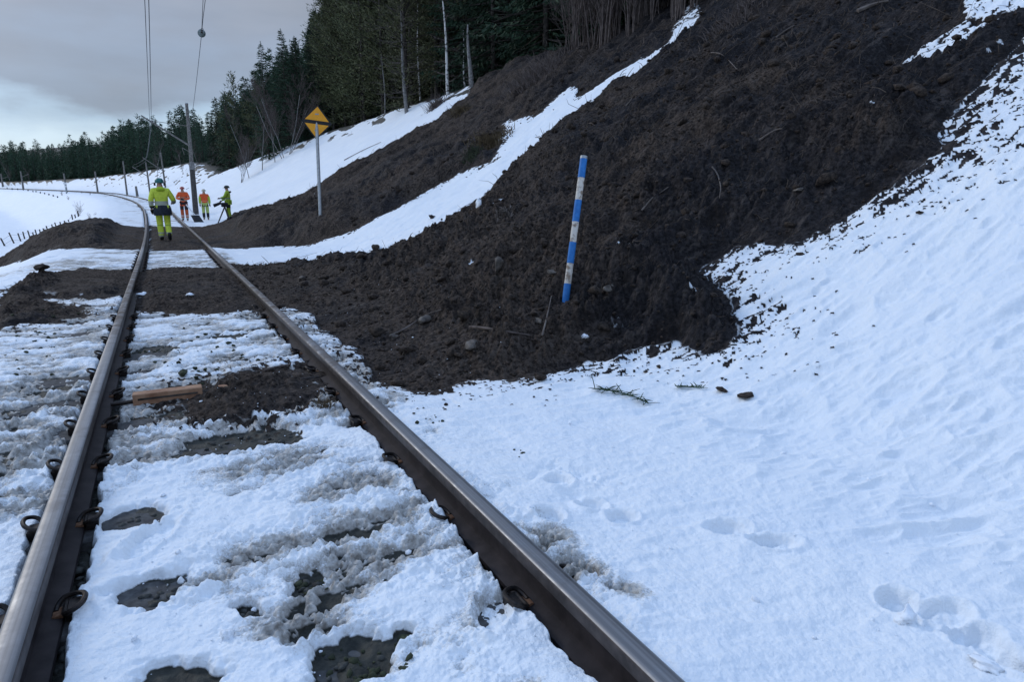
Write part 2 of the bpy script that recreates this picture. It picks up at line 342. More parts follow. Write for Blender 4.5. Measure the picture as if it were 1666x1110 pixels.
def ground_mat():
    m,t,b=newmat('snow_and_earth'); at=nd(t,'ShaderNodeAttribute',attribute_name='mask'); s=nd(t,'ShaderNodeSeparateColor'); t.links.new(at.outputs['Color'],s.inputs[0])
    mud,exp_,dirt=s.outputs[0],s.outputs[1],s.outputs[2]
    geo=nd(t,'ShaderNodeNewGeometry'); P=geo.outputs['Position']; mpp=nd(t,'ShaderNodeMapping'); mpp.inputs['Scale'].default_value=(.22,1.5,.5); t.links.new(P,mpp.inputs[0]); n5=noise(t,9,6,.7,mpp.outputs[0]); n6=noise(t,3.2,6,.65,P)
    n1=noise(t,1.3,6,.6,P); n2=noise(t,28,5,.65,P); n3=noise(t,120,3,.6,P); n4=noise(t,.55,6,.6,P)
    snow=mixc(t,ramp(t,n1,.35,.7),(.80,.86,.92),(.86,.90,.93))
    snowd=mixc(t,ramp(t,n2,.35,.65),(.13,.11,.085),(.55,.54,.51))
    # dirt is gritty: multiplied with a fine noise threshold
    ma_=nd(t,'ShaderNodeMath',operation='MULTIPLY_ADD'); t.links.new(dirt,ma_.inputs[0]); ma_.inputs[1].default_value=1.5; 
    mm=nd(t,'ShaderNodeMath',operation='SUBTRACT'); gr=nd(t,'ShaderNodeMix'); gr.inputs[0].default_value=.6; t.links.new(n2,gr.inputs[2]); t.links.new(n3,gr.inputs[3]); gr2=nd(t,'ShaderNodeMath',operation='MULTIPLY_ADD'); t.links.new(gr.outputs[0],gr2.inputs[0]); gr2.inputs[1].default_value=2.2; gr2.inputs[2].default_value=-.6; t.links.new(gr2.outputs[0],mm.inputs[0]); mm.inputs[1].default_value=1.0; t.links.new(mm.outputs[0],ma_.inputs[2])
    c=mixc(t,ramp(t,ma_.outputs[0],-.08,.5,0,.9),snow,snowd)
    soil=mixc(t,ramp(t,n2,.35,.7),(.018,.020,.018),(.055,.055,.045))
    c=mixc(t,ramp(t,exp_,.35,.65),c,soil)
    mudc=mixc(t,ramp(t,n2,.38,.64),(.018,.0140,.0120),(.110,.086,.071))
    mudc=mixc(t,ramp(t,n3,.58,.74,0,.45),mudc,(.16,.125,.10))
    mudc2=mixc(t,ramp(t,n2,.38,.66),(.010,.0095,.0105),(.046,.041,.043))
    wet_=nd(t,'ShaderNodeMath',operation='MULTIPLY_ADD'); t.links.new(at.outputs['Alpha'],wet_.inputs[0]); wet_.inputs[1].default_value=-.16; t.links.new(n4,wet_.inputs[2]); mudc=mixc(t,ramp(t,wet_.outputs[0],.37,.50),mudc2,mudc)
    mudc=mixc(t,ramp(t,n5,.54,.66,0,.6),mudc,(.125,.104,.092)); mudc=mixc(t,ramp(t,n6,.48,.34,0,.7),mudc,(.014,.0115,.011))
    c=mixc(t,ramp(t,mud,.35,.65),c,mudc)
    t.links.new(c,b.inputs['Base Color'])
    rg=nd(t,'ShaderNodeMix'); t.links.new(mud,rg.inputs[0]); rg.inputs[2].default_value=.62; t.links.new(ramp(t,n4,.40,.60,.72,1.0),rg.inputs[3]); t.links.new(rg.outputs[0],b.inputs['Roughness'])
    t.links.new(ramp(t,mud,0,1,.25,.10),b.inputs['Specular IOR Level'])
    hh=nd(t,'ShaderNodeMath',operation='ADD'); t.links.new(n2,hh.inputs[0]); 
    h3=nd(t,'ShaderNodeMath',operation='MULTIPLY'); t.links.new(n3,h3.inputs[0]); h3.inputs[1].default_value=.35; h4=nd(t,'ShaderNodeMath',operation='MULTIPLY_ADD'); t.links.new(n6,h4.inputs[0]); h4.inputs[1].default_value=2.2; t.links.new(h3.outputs[0],h4.inputs[2]); h5=nd(t,'ShaderNodeMath',operation='MULTIPLY'); t.links.new(mud,h5.inputs[0]); t.links.new(h4.outputs[0],h5.inputs[1]); t.links.new(h5.outputs[0],hh.inputs[1])
    bp=nd(t,'ShaderNodeBump'); t.links.new(hh.outputs[0],bp.inputs['Height']); t.links.new(ramp(t,mud,0,1,.42,1.0),bp.inputs['Strength']); bp.inputs['Distance'].default_value=.035
    t.links.new(bp.outputs[0],b.inputs['Normal'])
    return m
M_GROUND=ground_mat()
M_RUST=simple('rail_steel_brown',(.022,.018,.019),(.044,.036,.037),14,.62,.35,.25,.002)
M_HEAD=None
def head_mat():
    m,t,b=newmat('worn_rail_head'); c=nd(t,'ShaderNodeTexCoord'); mp_=nd(t,'ShaderNodeMapping'); mp_.inputs['Scale'].default_value=(60,.35,60); t.links.new(c.outputs['Object'],mp_.inputs[0])
    n=noise(t,1,5,.6,mp_.outputs[0]); n2=noise(t,5,6,.65)
    at=nd(t,'ShaderNodeAttribute',attribute_name='soil')
    c1=mixc(t,ramp(t,n,.35,.65),(.20,.205,.215),(.36,.365,.38)); c1=mixc(t,ramp(t,n2,.55,.75,0,.5),c1,(.11,.09,.08))
    ad_=nd(t,'ShaderNodeMath',operation='MULTIPLY'); t.links.new(at.outputs['Fac'],ad_.inputs[0]); t.links.new(ramp(t,noise(t,9,6,.7),.30,.55,0,1),ad_.inputs[1])
    c1=mixc(t,ad_.outputs[0],c1,(.085,.066,.052)); t.links.new(c1,b.inputs['Base Color'])
    mt=nd(t,'ShaderNodeMath',operation='SUBTRACT'); mt.inputs[0].default_value=.9; t.links.new(ad_.outputs[0],mt.inputs[1]); mt.use_clamp=True; t.links.new(mt.outputs[0],b.inputs['Metallic'])
    r_=ramp(t,n,.3,.7,.36,.52); mr_=nd(t,'ShaderNodeMath',operation='MULTIPLY_ADD'); t.links.new(ad_.outputs[0],mr_.inputs[0]); mr_.inputs[1].default_value=.4; t.links.new(r_,mr_.inputs[2]); t.links.new(mr_.outputs[0],b.inputs['Roughness'])
    bump(t,b,n,.06,.002); return m
M_HEAD=head_mat()
M_SLEEPER=simple('weathered_concrete',(.045,.045,.047),(.10,.10,.10),30,.9,0,.5,.004)
M_CLIP=simple('clip_steel',(.016,.015,.016),(.050,.038,.032),60,.5,.5,.3,.001)
M_RUSTY=simple('orange_rust',(.12,.055,.030),(.22,.12,.07),60,.85,.1,.4,.001)
M_STONE=simple('wet_ballast',(.020,.022,.022),(.075,.078,.072),25,.75,0,.6,.006)
M_ROCK=simple('earthy_rock',(.06,.052,.046),(.17,.15,.132),18,.9,0,.8,.01)
M_CLOD=simple('earth_clod',(.012,.009,.0075),(.065,.048,.038),40,.95,0,.9,.01)
M_BARK=simple('spruce_bark',(.030,.026,.023),(.085,.072,.062),9,.95,0,.6,.01)
M_GREYBARK=simple('grey_bark',(.13,.125,.12),(.28,.27,.26),12,.9,0,.4,.01)
M_BIRCH=simple('birch_bark',(.06,.055,.05),(.62,.60,.57),5,.8,0,.3,.005,lo=.40,hi=.50)
M_TWIG=simple('bare_twigs',(.06,.047,.043),(.16,.13,.118),6,.95,0,0)
M_TWIGL=simple('pale_twigs',(.08,.066,.058),(.18,.155,.14),6,.95,0,0)
def leafmat(name,a,b_,c_):
    m,t,b=newmat(name); g=nd(t,'ShaderNodeNewGeometry'); oi=nd(t,'ShaderNodeObjectInfo')
    n=noise(t,.9,4,.6); c=mixc(t,g.outputs['Random Per Island'],a,b_); c=mixc(t,ramp(t,n,.4,.65,0,.6),c,c_)
    hs=nd(t,'ShaderNodeHueSaturation'); t.links.new(c,hs.inputs['Color']); t.links.new(ramp(t,oi.outputs['Random'],0,1,.75,1.3),hs.inputs['Value']); t.links.new(ramp(t,oi.outputs['Random'],0,1,.485,.515),hs.inputs['Hue'])
    t.links.new(hs.outputs[0],b.inputs['Base Color']); b.inputs['Roughness'].default_value=.75; b.inputs['Specular IOR Level'].default_value=.2; return m
M_SPRUCE=leafmat('spruce_needles',(.016,.036,.022),(.050,.085,.044),(.030,.053,.036))
M_PINE=leafmat('pine_needles',(.050,.060,.028),(.125,.125,.058),(.080,.085,.048))
M_POLE=simple('grey_timber',(.11,.10,.09),(.24,.22,.20),10,.9,0,.4,.01)
M_POLED=simple('tarred_timber',(.045,.042,.04),(.10,.092,.085),10,.9,0,.4,.01)
M_ZINC=simple('galvanised_steel',(.33,.35,.36),(.46,.48,.49),20,.5,.6,.1,.001)
M_WIRE=simple('dark_wire',(.05,.05,.055),(.09,.09,.1),20,.6,.5,0)
M_GLASSINS=simple('insulator_glaze',(.10,.13,.12),(.22,.26,.25),10,.25,0,0,spec=.6)
M_BLACK=simple('black_paint',(.010,.011,.013),(.022,.023,.026),20,.5,0,.05,.001)
M_AMBER=simple('amber_reflective',(.80,.34,.02),(.88,.39,.03),30,.45,0,.05,.001)
M_BLUE=simple('blue_paint',(.014,.13,.40),(.030,.20,.54),30,.45,0,.15,.001,lo=.3,hi=.7)
M_WHITE=simple('scuffed_white_paint',(.26,.20,.15),(.62,.58,.52),22,.6,0,.2,.001,lo=.38,hi=.52)
M_SIGNW=simple('white_sign',(.7,.7,.7),(.8,.8,.8),20,.5,0,0)
M_WOOD=simple('sawn_plank',(.24,.12,.07),(.40,.24,.15),14,.8,0,.3,.004)
M_GRASS=simple('dead_grass',(.055,.042,.024),(.15,.11,.065),9,.95,0,0)
M_MOSS=simple('moss_stones',(.020,.026,.016),(.060,.070,.040),18,.95,0,.6,.01)
# ------------------------------------------------------------------ mesh helpers
def mesh_np(name,V,Fq,mats,mi=None,smooth=True):
    """V (n,3), Fq list/array of faces of one size (k,3|4)"""
    me=bpy.data.meshes.new(name); V=np.asarray(V,np.float32); Fq=np.asarray(Fq,np.int32); k=Fq.shape[1]
    me.vertices.add(len(V)); me.vertices.foreach_set('co',V.ravel()); me.loops.add(Fq.size); me.polygons.add(len(Fq))
    me.polygons.foreach_set('loop_start',np.arange(0,Fq.size,k,dtype=np.int32)); me.loops.foreach_set('vertex_index',Fq.ravel())
    if smooth: me.polygons.foreach_set('use_smooth',np.ones(len(Fq),bool))
    for m in mats: me.materials.append(m)
    if mi is not None: me.polygons.foreach_set('material_index',np.asarray(mi,np.int32))
    me.update(calc_edges=True); return me
def link(name,me,parent=None,loc=None):
    o=bpy.data.objects.new(name,me); COL.objects.link(o)
    if parent: o.parent=parent
    if loc is not None: o.location=loc
    return o
def tag(o,label=None,cat=None,group=None,kind=None):
    if label: o['label']=label
    if cat: o['category']=cat
    if group: o['group']=group
    if kind: o['kind']=kind
    return o
def empty(name,loc=(0,0,0),rz=0):
    o=bpy.data.objects.new(name,None); COL.objects.link(o); o.location=loc; o.rotation_euler=(0,0,rz); o.empty_display_size=.2; return o
def copy_tree(o,parent=None):
    c=o.copy(); COL.objects.link(c); c.parent=parent
    for ch in list(o.children): copy_tree(ch,c)
    return c
class MB:
    """collects boxes, tubes and lathed shapes into one mesh"""
    def __init__(s): s.v=[]; s.f=[]
    def add(s,v,f):
        k=len(s.v); s.v+= [tuple(map(float,p)) for p in v]; s.f+=[tuple(i+k for i in q) for q in f]
    def tube(s,pts,rad,n=8,cap=True):
        P=[Vector(p) for p in pts]; rad=[rad]*len(P) if not hasattr(rad,'__len__') else rad
        V=[];F=[]; u=None
        for i,p in enumerate(P):
            t=(P[min(i+1,len(P)-1)]-P[max(i-1,0)]).normalized()
            if u is None: u=t.orthogonal().normalized()
            else:
                u=(u-t*u.dot(t)); u=u.normalized() if u.length>1e-6 else t.orthogonal().normalized()
            w_=t.cross(u)
            for j in range(n):
                a=2*math.pi*j/n; V.append(p+(u*math.cos(a)+w_*math.sin(a))*rad[i])
        for i in range(len(P)-1):
            for j in range(n): F.append((i*n+j,i*n+(j+1)%n,(i+1)*n+(j+1)%n,(i+1)*n+j))
        if cap: F.append(tuple(range(n))[::-1]); F.append(tuple((len(P)-1)*n+j for j in range(n)))
        s.add(V,F); return s
    def box(s,c,d,M=None,bev=0):
        x,y,z=[q/2 for q in d]; b=bev
        V=[]
        if b:
            for sz,ins in ((-z,b),(-z+b,0),(z-b,0),(z,b)):
                for sx,sy in ((-1,-1),(1,-1),(1,1),(-1,1)): V.append(Vector((sx*(x-ins),sy*(y-ins),sz)))
            F=[(0,3,2,1),(12,13,14,15)]+[(i*4+j,i*4+(j+1)%4,(i+1)*4+(j+1)%4,(i+1)*4+j) for i in range(3) for j in range(4)]
        else:
            V=[Vector((a,b_,c_)) for c_ in (-z,z) for a,b_ in ((-x,-y),(x,-y),(x,y),(-x,y))]
            F=[(0,3,2,1),(4,5,6,7)]+[(j,(j+1)%4,4+(j+1)%4,4+j) for j in range(4)]
        if M is not None: V=[M@v for v in V]
        s.add([v+Vector(c) for v in V],F); return s
    def build(s,name,mat,parent=None,smooth=True,loc=None):
        me=bpy.data.meshes.new(name); me.from_pydata(s.v,[],s.f); me.materials.append(mat)
        if smooth:
            me.polygons.foreach_set('use_smooth',[True]*len(me.polygons))
            try: me.set_sharp_from_angle(angle=R(38))
            except Exception: pass
        me.update(); return link(name,me,parent,loc)
# ------------------------------------------------------------------ the ground sheet and the slides on it
def grid(th,rr):
    TH,RR=np.meshgrid(th,rr); dr=np.gradient(rr)[:,None]+0*TH; dr=np.maximum(dr,RR*abs(th[1]-th[0]))
    x=RR*np.sin(TH); y=RR*np.cos(TH)
    z,m,e,d,sdm,who,mud=full(x.ravel(),y.ravel(),dr.ravel())
    V=np.stack([x.ravel(),y.ravel(),z],-1); nr,ncol=len(rr),len(th)
    i=np.arange(nr-1)[:,None]*ncol+np.arange(ncol-1)[None]; i=i.ravel()
    Fq=np.stack([i,i+1,i+1+ncol,i+ncol],-1)[:,::-1]
    return V,Fq,np.stack([m,e,d,sm(.45,.95,x.ravel()/np.maximum(y.ravel(),.1))*(y.ravel()>0)],-1),sdm,who
def rings(q,r0,r1,r2,r3,r4):
    r=[.25]
    while r[-1]<r0: r.append(r[-1]*1.02)
    while r[-1]<r1: r.append(r[-1]+max(.0022,.0021*r[-1])*q)
    while r[-1]<r2: r.append(r[-1]*(1+.0030*q))
    while r[-1]<r3: r.append(r[-1]*(1+(.0027 if r[-1]<36 else .009)*q))
    while r[-1]<r4: r.append(r[-1]*(1+.03*q))
    return np.array(r)
print('terrain',time.time()-T0)
Q=QUAL
th1=np.arange(R(-19),R(76),.00168*Q); th1[-1]=R(76)
th2=np.linspace(R(76),R(341),int(110/Q)+20)
parts=[]
g1=grid(th1,rings(Q,.95,3.5,17,150,2200)); parts.append(g1)
g2=grid(th2,rings(Q*5,.95,3.5,17,150,2200)); parts.append(g2)
off=0;Vs=[];Fs=[];Ms=[];Ss=[];Ws=[]
for V,Fq,Mk,sdm,who in parts:
    Vs.append(V);Fs.append(Fq+off);Ms.append(Mk);Ss.append(sdm);Ws.append(who); off+=len(V)
# centre fan under the camera is covered by a small disc
V=np.concatenate(Vs);Fq=np.concatenate(Fs);Mk=np.concatenate(Ms);Sd=np.concatenate(Ss);Wh=np.concatenate(Ws)
fs=Sd[Fq].mean(1); fw=Wh[Fq[:,0]]
cell=np.where(fs<0,fw,-1)
cell=np.where((cell==1)&(V[Fq[:,0],0]-cx(V[Fq[:,0],1])>1.0),0,cell)
INFO={-1:('ground',None,None,'structure'),
 0:('landslide','dark earth slide spread from the right slope to beside the right rail round the blue and white stake','landslide','stuff'),
 1:('mud','brown mud band smeared across the track between the rails in the middle distance','mud','stuff'),
 2:('landslide','farther dark earth slide that ends in a heap behind the yellow diamond sign','landslide','stuff'),
 3:('mud','dark mud heap left of the track beyond the snow strip','mud','stuff'),
 4:('mud','small brown mud patch between the rails right of the wooden block','mud','stuff')}
for k,(nm,lb,ct,kd) in INFO.items():
    sel=Fq[cell==k]
    if len(sel)==0: continue
    u,inv=np.unique(sel,return_inverse=True); me=mesh_np(nm,V[u],inv.reshape(sel.shape),[M_GROUND])
    a=me.color_attributes.new('mask','FLOAT_COLOR','POINT'); a.data.foreach_set('color',Mk[u].astype(np.float32).ravel())
    o=link(nm,me); tag(o,lb,ct,None,kd)
print('terrain done',time.time()-T0,len(V))
# disc that closes the sheet right under the camera
a_=np.linspace(0,2*math.pi,49)[:-1]; dv=np.array([[0,0,0]]+[[.27*math.cos(t),.27*math.sin(t),0] for t in a_]); dv[:,2]=full(dv[:,0],dv[:,1],.02)[0]
me=mesh_np('ground',dv,[(0,i+1,(i+1)%48+1) for i in range(48)],[M_GROUND]); a=me.color_attributes.new('mask','FLOAT_COLOR','POINT'); a.data.foreach_set('color',np.tile([0,0,0,1],49).astype(np.float32))
tag(link('snow',me),kind='structure')
# ------------------------------------------------------------------ track
def path_pt(y,off,z):
    d=(float(cx(y+.05))-float(cx(y-.05)))/.1; l=math.hypot(1,d)
    return (float(cx(y))+off/l, y-off*d/l, float(zt(y))+z)
ysr=np.concatenate([np.arange(-4,60,.5),np.arange(60,236,2.)])
def extrude(prof,off,closed=True):
    V=[];F=[];n=len(prof)
    for y in ysr:
        for (u,z) in prof: V.append(path_pt(float(y),off+u,z))
    for i in range(len(ysr)-1):
        for j in range(n if closed else n-1): F.append((i*n+j,i*n+(j+1)%n,(i+1)*n+(j+1)%n,(i+1)*n+j))
    return V,F
head=[(-.0355,.118),(-.0365,.150),(-.0330,.159),(-.0250,.1635),(-.012,.1655),(.012,.1655),(.025,.1635),(.033,.159),(.0365,.150),(.0355,.118)]
web=[(-.034,.1175),(-.010,.108),(-.008,.09),(-.008,.045),(-.014,.030),(-.068,.016),(-.070,.002),(.070,.002),(.068,.016),(.014,.030),(.008,.045),(.008,.09),(.010,.108),(.034,.1175)]
M_HEADS=simple('dark_rail_side',(.045,.038,.036),(.095,.080,.075),18,.5,.4,.2,.001)
for off,lb,gk in ((-.724,'left running rail of the track, bright worn head, clips showing along its snowy side',0),(.724,'right running rail of the track, brown web facing the snow, passing the mud slide',1)):
    r=empty('rail',(0,0,0)); tag(r,lb,'rail',None)
    V,F=extrude(head,off); F=sorted(F,key=lambda q:0); me=mesh_np('rail_head',V,F,[M_HEAD,M_HEADS],[0 if 2<=(k%len(head))<=6 else 1 for k in range(len(F))]); a=me.attributes.new('soil','FLOAT','POINT')
    yy=np.repeat(ysr,len(head)); so=sm(5.6,7.5,yy)*sm(15.5,13,yy)*.9+sm(17,19,yy)*sm(33,30,yy)*.7+(.55*sm(3.4,4.6,yy) if gk else 0)*sm(7,5.6,yy)+.25
    a.data.foreach_set('value',np.clip(so,0,1).astype(np.float32)); o=link('rail_head',me,r)
    me.set_sharp_from_angle(angle=R(50))
    V,F=extrude(web,off); me=mesh_np('rail_web',V,F,[M_RUST]); me.set_sharp_from_angle(angle=R(35)); link('rail_web',me,r)
def spl(P,n=5):
    P=[Vector(p) for p in P]; o=[]
    for i in range(len(P)-1):
        a,b,c,d=P[max(i-1,0)],P[i],P[i+1],P[min(i+2,len(P)-1)]
        for k in range(n):
            t=k/n; o.append(.5*((2*b)+(c-a)*t+(2*a-5*b+4*c-d)*t*t+(3*b-a-3*c+d)*t**3))
    return o+[P[-1]]
def clip_mb(sx,sy,off):
    m=MB(); P=[(.083,-.045,.040),(.083,.03,.040),(.088,.062,.046),(.115,.085,.062),(.150,.070,.074),(.160,.025,.076),(.148,-.020,.070),(.115,-.052,.060),(.075,-.060,.050),(.052,-.040,.034),(.048,.0,.028)]
    P=[(.045+(u-.045)*.76,v*.78,z*.9) for u,v,z in P]; m.tube([(off+sx*u,sy*v,z) for u,v,z in spl(P)],.0085,8); return m
def sleeper_proto():
    root=empty('railway_sleeper')
    xs=[-1.25,-1.2,-.95,-.5,-.2,.2,.5,.95,1.2,1.25]; V=[];F=[]
    for i,x in enumerate(xs):
        tz=0 if abs(x)>=.5 else -.012; 
        if abs(x)>1.21: tz=-.03
        wb=.145; wt=.115 if abs(x)>=.5 else .10
        V+=[(x,-wb,-.2),(x,-wt,tz-.012),(x,-wt+.012,tz),(x,wt-.012,tz),(x,wt,tz-.012),(x,wb,-.2)]
    for i in range(len(xs)-1):
        for j in range(6): F.append((i*6+j,i*6+(j+1)%6,(i+1)*6+(j+1)%6,(i+1)*6+j))
    F.append(tuple(range(6))[::-1]); F.append(tuple((len(xs)-1)*6+j for j in range(6)))
    m=MB(); m.add(V,F); m.build('sleeper_body',M_SLEEPER,root,False)
    for off in (-.724,.724):
        for sx in (-1,1):
            clip_mb(sx,1 if sx*off>0 else -1,off).build('clip',M_CLIP,root)
            b=MB(); b.box((off+sx*.098,0,.022),(.042,.075,.045),None,.006); b.build('shoulder',M_CLIP,root)
            b=MB(); b.box((off+sx*.054,-.004,.0225),(.030,.052,.012),None,.002); b.build('clamp_pad',M_RUSTY,root)
    return root
proto=sleeper_proto(); GS='concrete sleepers carrying the rails'
nsl=0
for k in range(-2,40):
    y=SL_Y0+SL_DY*k
    if 8.6<y<13.0 or 18<y: 
        if y>18: break
        continue
    o=proto if k==-2 else copy_tree(proto)
    x,yy,z=path_pt(y,0,0); o.location=(x,yy,z); o.rotation_euler.z=math.atan((float(cx(y-.1))-float(cx(y+.1)))/.2)*1
    ordn=['first','second','third','fourth','fifth','sixth','seventh','eighth','ninth','tenth','eleventh','twelfth','thirteenth']
    if k<11: lb=f'dark concrete sleeper under broken snow, {ordn[k+2]} sleeper counted from the bottom edge of the photo'
    else:
        nsl+=1; lb=f'{ordn[nsl-1] if nsl>1 else "nearest"} sleeper of the snow strip between the two mud bands, only clips showing'
    tag(o,lb,'sleeper',GS)
# ---- stones
rng=np.random.default_rng(7)
def ico(sub=1):
    bm=bmesh.new(); bmesh.ops.create_icosphere(bm,subdivisions=sub,radius=1); v=np.array([p.co[:] for p in bm.verts]); f=np.array([[q.index for q in p.verts] for p in bm.faces]); bm.free(); return v,f
IV,IF=ico(1); IV2,IF2=ico(2); IV3,IF3=ico(3)
def rock_v(base,seed,s=(1,1,1),rough=.35,crumbly=False):
    r=np.random.default_rng(seed); v=base.copy(); 
    for _ in range(7):
        d=r.normal(size=3); d/=np.linalg.norm(d); t=v@d; lim_=r.uniform(.35,.8); v=v-np.maximum(t-lim_,0)[:,None]*d*.9
    if len(v)>100:
        nn_=fbm(v[:,0]*1.3+v[:,2]*.7+seed,v[:,1]*1.3-v[:,2]*.9,1.6,4,.6,seed)[:,None]; v*=1+nn_*(.75 if crumbly else .35); v*=1+.03*r.normal(size=(len(v),1))
    else: v*=1+rough*.25*r.normal(size=(len(v),1))*.5
    return v*np.array(s)
def stones(name,pts,mat,smooth=False):
    V=[];F=[];k=0
    for i,(x,y,z,s) in enumerate(pts):
        v=rock_v(IV,i%60,(s*rng.uniform(.8,1.3),s*rng.uniform(.7,1.1),s*rng.uniform(.55,.85)))
        a=rng.uniform(0,6.28); c,s_=math.cos(a),math.sin(a); v=v@np.array([[c,s_,0],[-s_,c,0],[0,0,1]])
        t=rng.uniform(-.5,.5); v=v@np.array([[1,0,0],[0,math.cos(t),math.sin(t)],[0,-math.sin(t),math.cos(t)]])
        V.append(v+np.array([x,y,z])); F.append(IF+k); k+=len(v)
    return mesh_np(name,np.concatenate(V),np.concatenate(F),[mat],None,smooth)
P=[]
for off in (-.724,.724):
    n_=1500
    y=.7+11*rng.random(n_)**1.5; u=off+rng.choice([-1,1],n_)*rng.uniform(.06,.20,n_)
    for a,b in zip(u,y): P.append((float(cx(b))+a,b,-.045+float(zt(b))+rng.uniform(-.01,.02),rng.uniform(.014,.030)))
for e in BARE:
    for _ in range(10): P.append((e[0]+rng.normal()*e[2]*.5,e[1]+rng.normal()*e[3]*.5,-.006,rng.uniform(.012,.022)))
tag(link('ballast',stones('ballast',P,M_STONE)),'dark crushed stone showing in the gaps beside the rails','ballast',None,'stuff')
P=[]
for px,py,rx,ry,c in [(70,548,60,10,26),(60,575,60,16,14),(120,525,70,10,30),(360,550,30,5,14),(265,571,36,6,14),(270,600,60,8,12),(330,612,20,10,14),(385,590,60,14,12),(300,560,110,30,40),(505,958,20,14,26),(35,600,40,20,10),(215,560,20,10,6),(655,1043,12,10,14),(590,1090,50,24,40),(700,705,16,10,8),(840,745,20,10,4)]:
    for _ in range(c):
        h=hit(px+rng.normal()*rx*.6,py+rng.normal()*ry*.6)
        s=(.007+.018*rng.random()**2)*(1.15 if py<700 else .8); P.append([h[0],h[1],0,s])
P=np.array(P); P[:,2]=full(P[:,0],P[:,1],.02)[0]+P[:,3]*.15
tag(link('ballast',stones('ballast',P,M_MOSS)),'loose mossy stones poking through the snow of the track bed','ballast',None,'stuff')
# ---- snow crumbs lying about
P=[]
for _ in range(900):
    y=.9+7*rng.random()**1.7; x=float(cx(y))+(rng.choice([-1,1])*rng.uniform(0,.62) if rng.random()<.8 else rng.uniform(1.0,2.4)); s=rng.uniform(.002,.006)*(1+2.2*(rng.random()<.06))
    P.append([x,y,0,s])
P=np.array(P); P[:,2]=full(P[:,0],P[:,1],.02)[0]+P[:,3]*.3
m_,t_,b_=newmat('snow_lump'); b_.inputs['Base Color'].default_value=(.84,.89,.95,1); b_.inputs['Roughness'].default_value=.6; bump(t_,b_,noise(t_,60,4),.5,.01); M_SNOWL=m_
tag(link('snow_crumbs',stones('snow_crumbs',P,M_SNOWL,True)),'small crumbs of kicked up snow on the track bed','snow',None,'stuff')
# ---- earth clods on the slides
P=[]
for _ in range(16000):
    x=rng.uniform(1.0,11); y=rng.uniform(3,16); 
    P.append((x,y))
P=np.array(P); zz,mk,_,_,sdm_,_,_=full(P[:,0],P[:,1],.02)
ok=(sdm_<-.02)|((sdm_<.5)&(rng.random(len(P))<.10*np.exp(-np.maximum(sdm_,0)/.3)*.6))
Q_=[]
for (x,y),z,d in zip(P[ok],zz[ok],sdm_[ok]):
    s=.008+.022*rng.random()**2.5+.075*(rng.random()<.05)*rng.random()*(d<-.1)*(1 if d<0 else .7)*min(1.5,.7+math.hypot(x,y)/20); Q_.append((x,y,z+s*.2,s))
tag(link('earth_clods',stones('earth_clods',Q_,M_CLOD)),'loose crumbs of dark earth strewn over the nearer slide','earth',None,'stuff')
# ---- torn root fibres all over the slides
n_=7000; X=np.concatenate([rng.uniform(1.2,12,5000),rng.uniform(3,13,2000)]); Y=np.concatenate([rng.uniform(3,15,5000),rng.uniform(13,28,2000)])
zz,mk,_,_,sdm_,_,_=full(X,Y,.03); ok=sdm_<-.05; X,Y,zz=X[ok],Y[ok],zz[ok]; D_=np.hypot(X,Y)
k_=len(X); az=rng.normal(size=k_)*.9+np.where(X>5.5,0,rng.uniform(-1.5,1.5,k_)); ln=rng.uniform(.05,.20,k_)*(1+1.6*(rng.random(k_)<.08)); tl=rng.normal(size=k_)*.25+np.where(X>5,.55,.1)
d_=np.stack([np.cos(az)*np.cos(tl),np.sin(az)*np.cos(tl),np.sin(tl)],-1); A_=np.stack([X,Y,zz+.006],-1); B_=A_+d_*ln[:,None]*.5+np.array([0,0,.006]); C_=B_+(d_+rng.normal(size=(k_,3))*.45)*ln[:,None]*.5
def _tub(A,B,ra,rb,k=3):
    D=B-A; D/=np.linalg.norm(D,axis=1)[:,None]+1e-9; U=np.cross(D,np.array([.31,.52,.79])); U/=np.linalg.norm(U,axis=1)[:,None]+1e-9; W=np.cross(D,U); V=[]
    for P_,r_ in ((A,ra),(B,rb)):
        for j in range(k): t=2*math.pi*j/k; V.append(P_+(U*math.cos(t)+W*math.sin(t))*r_[:,None])
    V=np.stack(V,1).reshape(-1,3); base=np.arange(len(A))*2*k; return V,np.concatenate([np.stack([base+j,base+(j+1)%k,base+k+(j+1)%k,base+k+j],-1) for j in range(k)])
r_=(.0016+.0022*rng.random(k_))*np.clip(D_/7,.8,2.2); v1,f1=_tub(A_,B_,r_,r_*.9); v2,f2=_tub(B_,C_,r_*.9,r_*.4)
M_FIB=simple('root_fibres',(.03,.022,.018),(.15,.118,.092),3,.95,0,0)
tag(link('root_fibres',mesh_np('root_fibres',np.concatenate([v1,v2]),np.concatenate([f1,f2+len(v1)]),[M_FIB])),'fine torn root fibres and twigs strewn over the earth slides','roots',None,'stuff')
# ---- single rocks and clods one can point at
def rock(px,py,rpx,mat,label,name='rock',flat=.7,wide=1.25,seed=1,cat='rock'):
    h=hit2(px,py+rpx*.5); zc=float(proj(h)[2]); s=rpx*zc/F_PX
    v=rock_v(IV3,seed,(s*wide,s,s*flat),.35,name=='snow_lump'); me=mesh_np(name,v,IF3,[mat],None,name=='snow_lump'); o=link(name,me,None,(h[0],h[1],surf(h[0],h[1])+s*flat*.45)); o.rotation_euler=(0,0,seed*1.3)
    return tag(o,label,cat)
rock(768,559,13,M_ROCK,'pale brown rock in the mud left of and below the blue and white stake',seed=3)
rock(811,434,12,M_ROCK,'angular grey rock high on the slide left of the stake',seed=5,flat=1.1,wide=.9)
rock(692,520,11,M_ROCK,'brown rock beside the fallen stick near the right rail',seed=8)
rock(877,520,8,M_ROCK,'small pale rock just below left of the foot of the stake',seed=11)
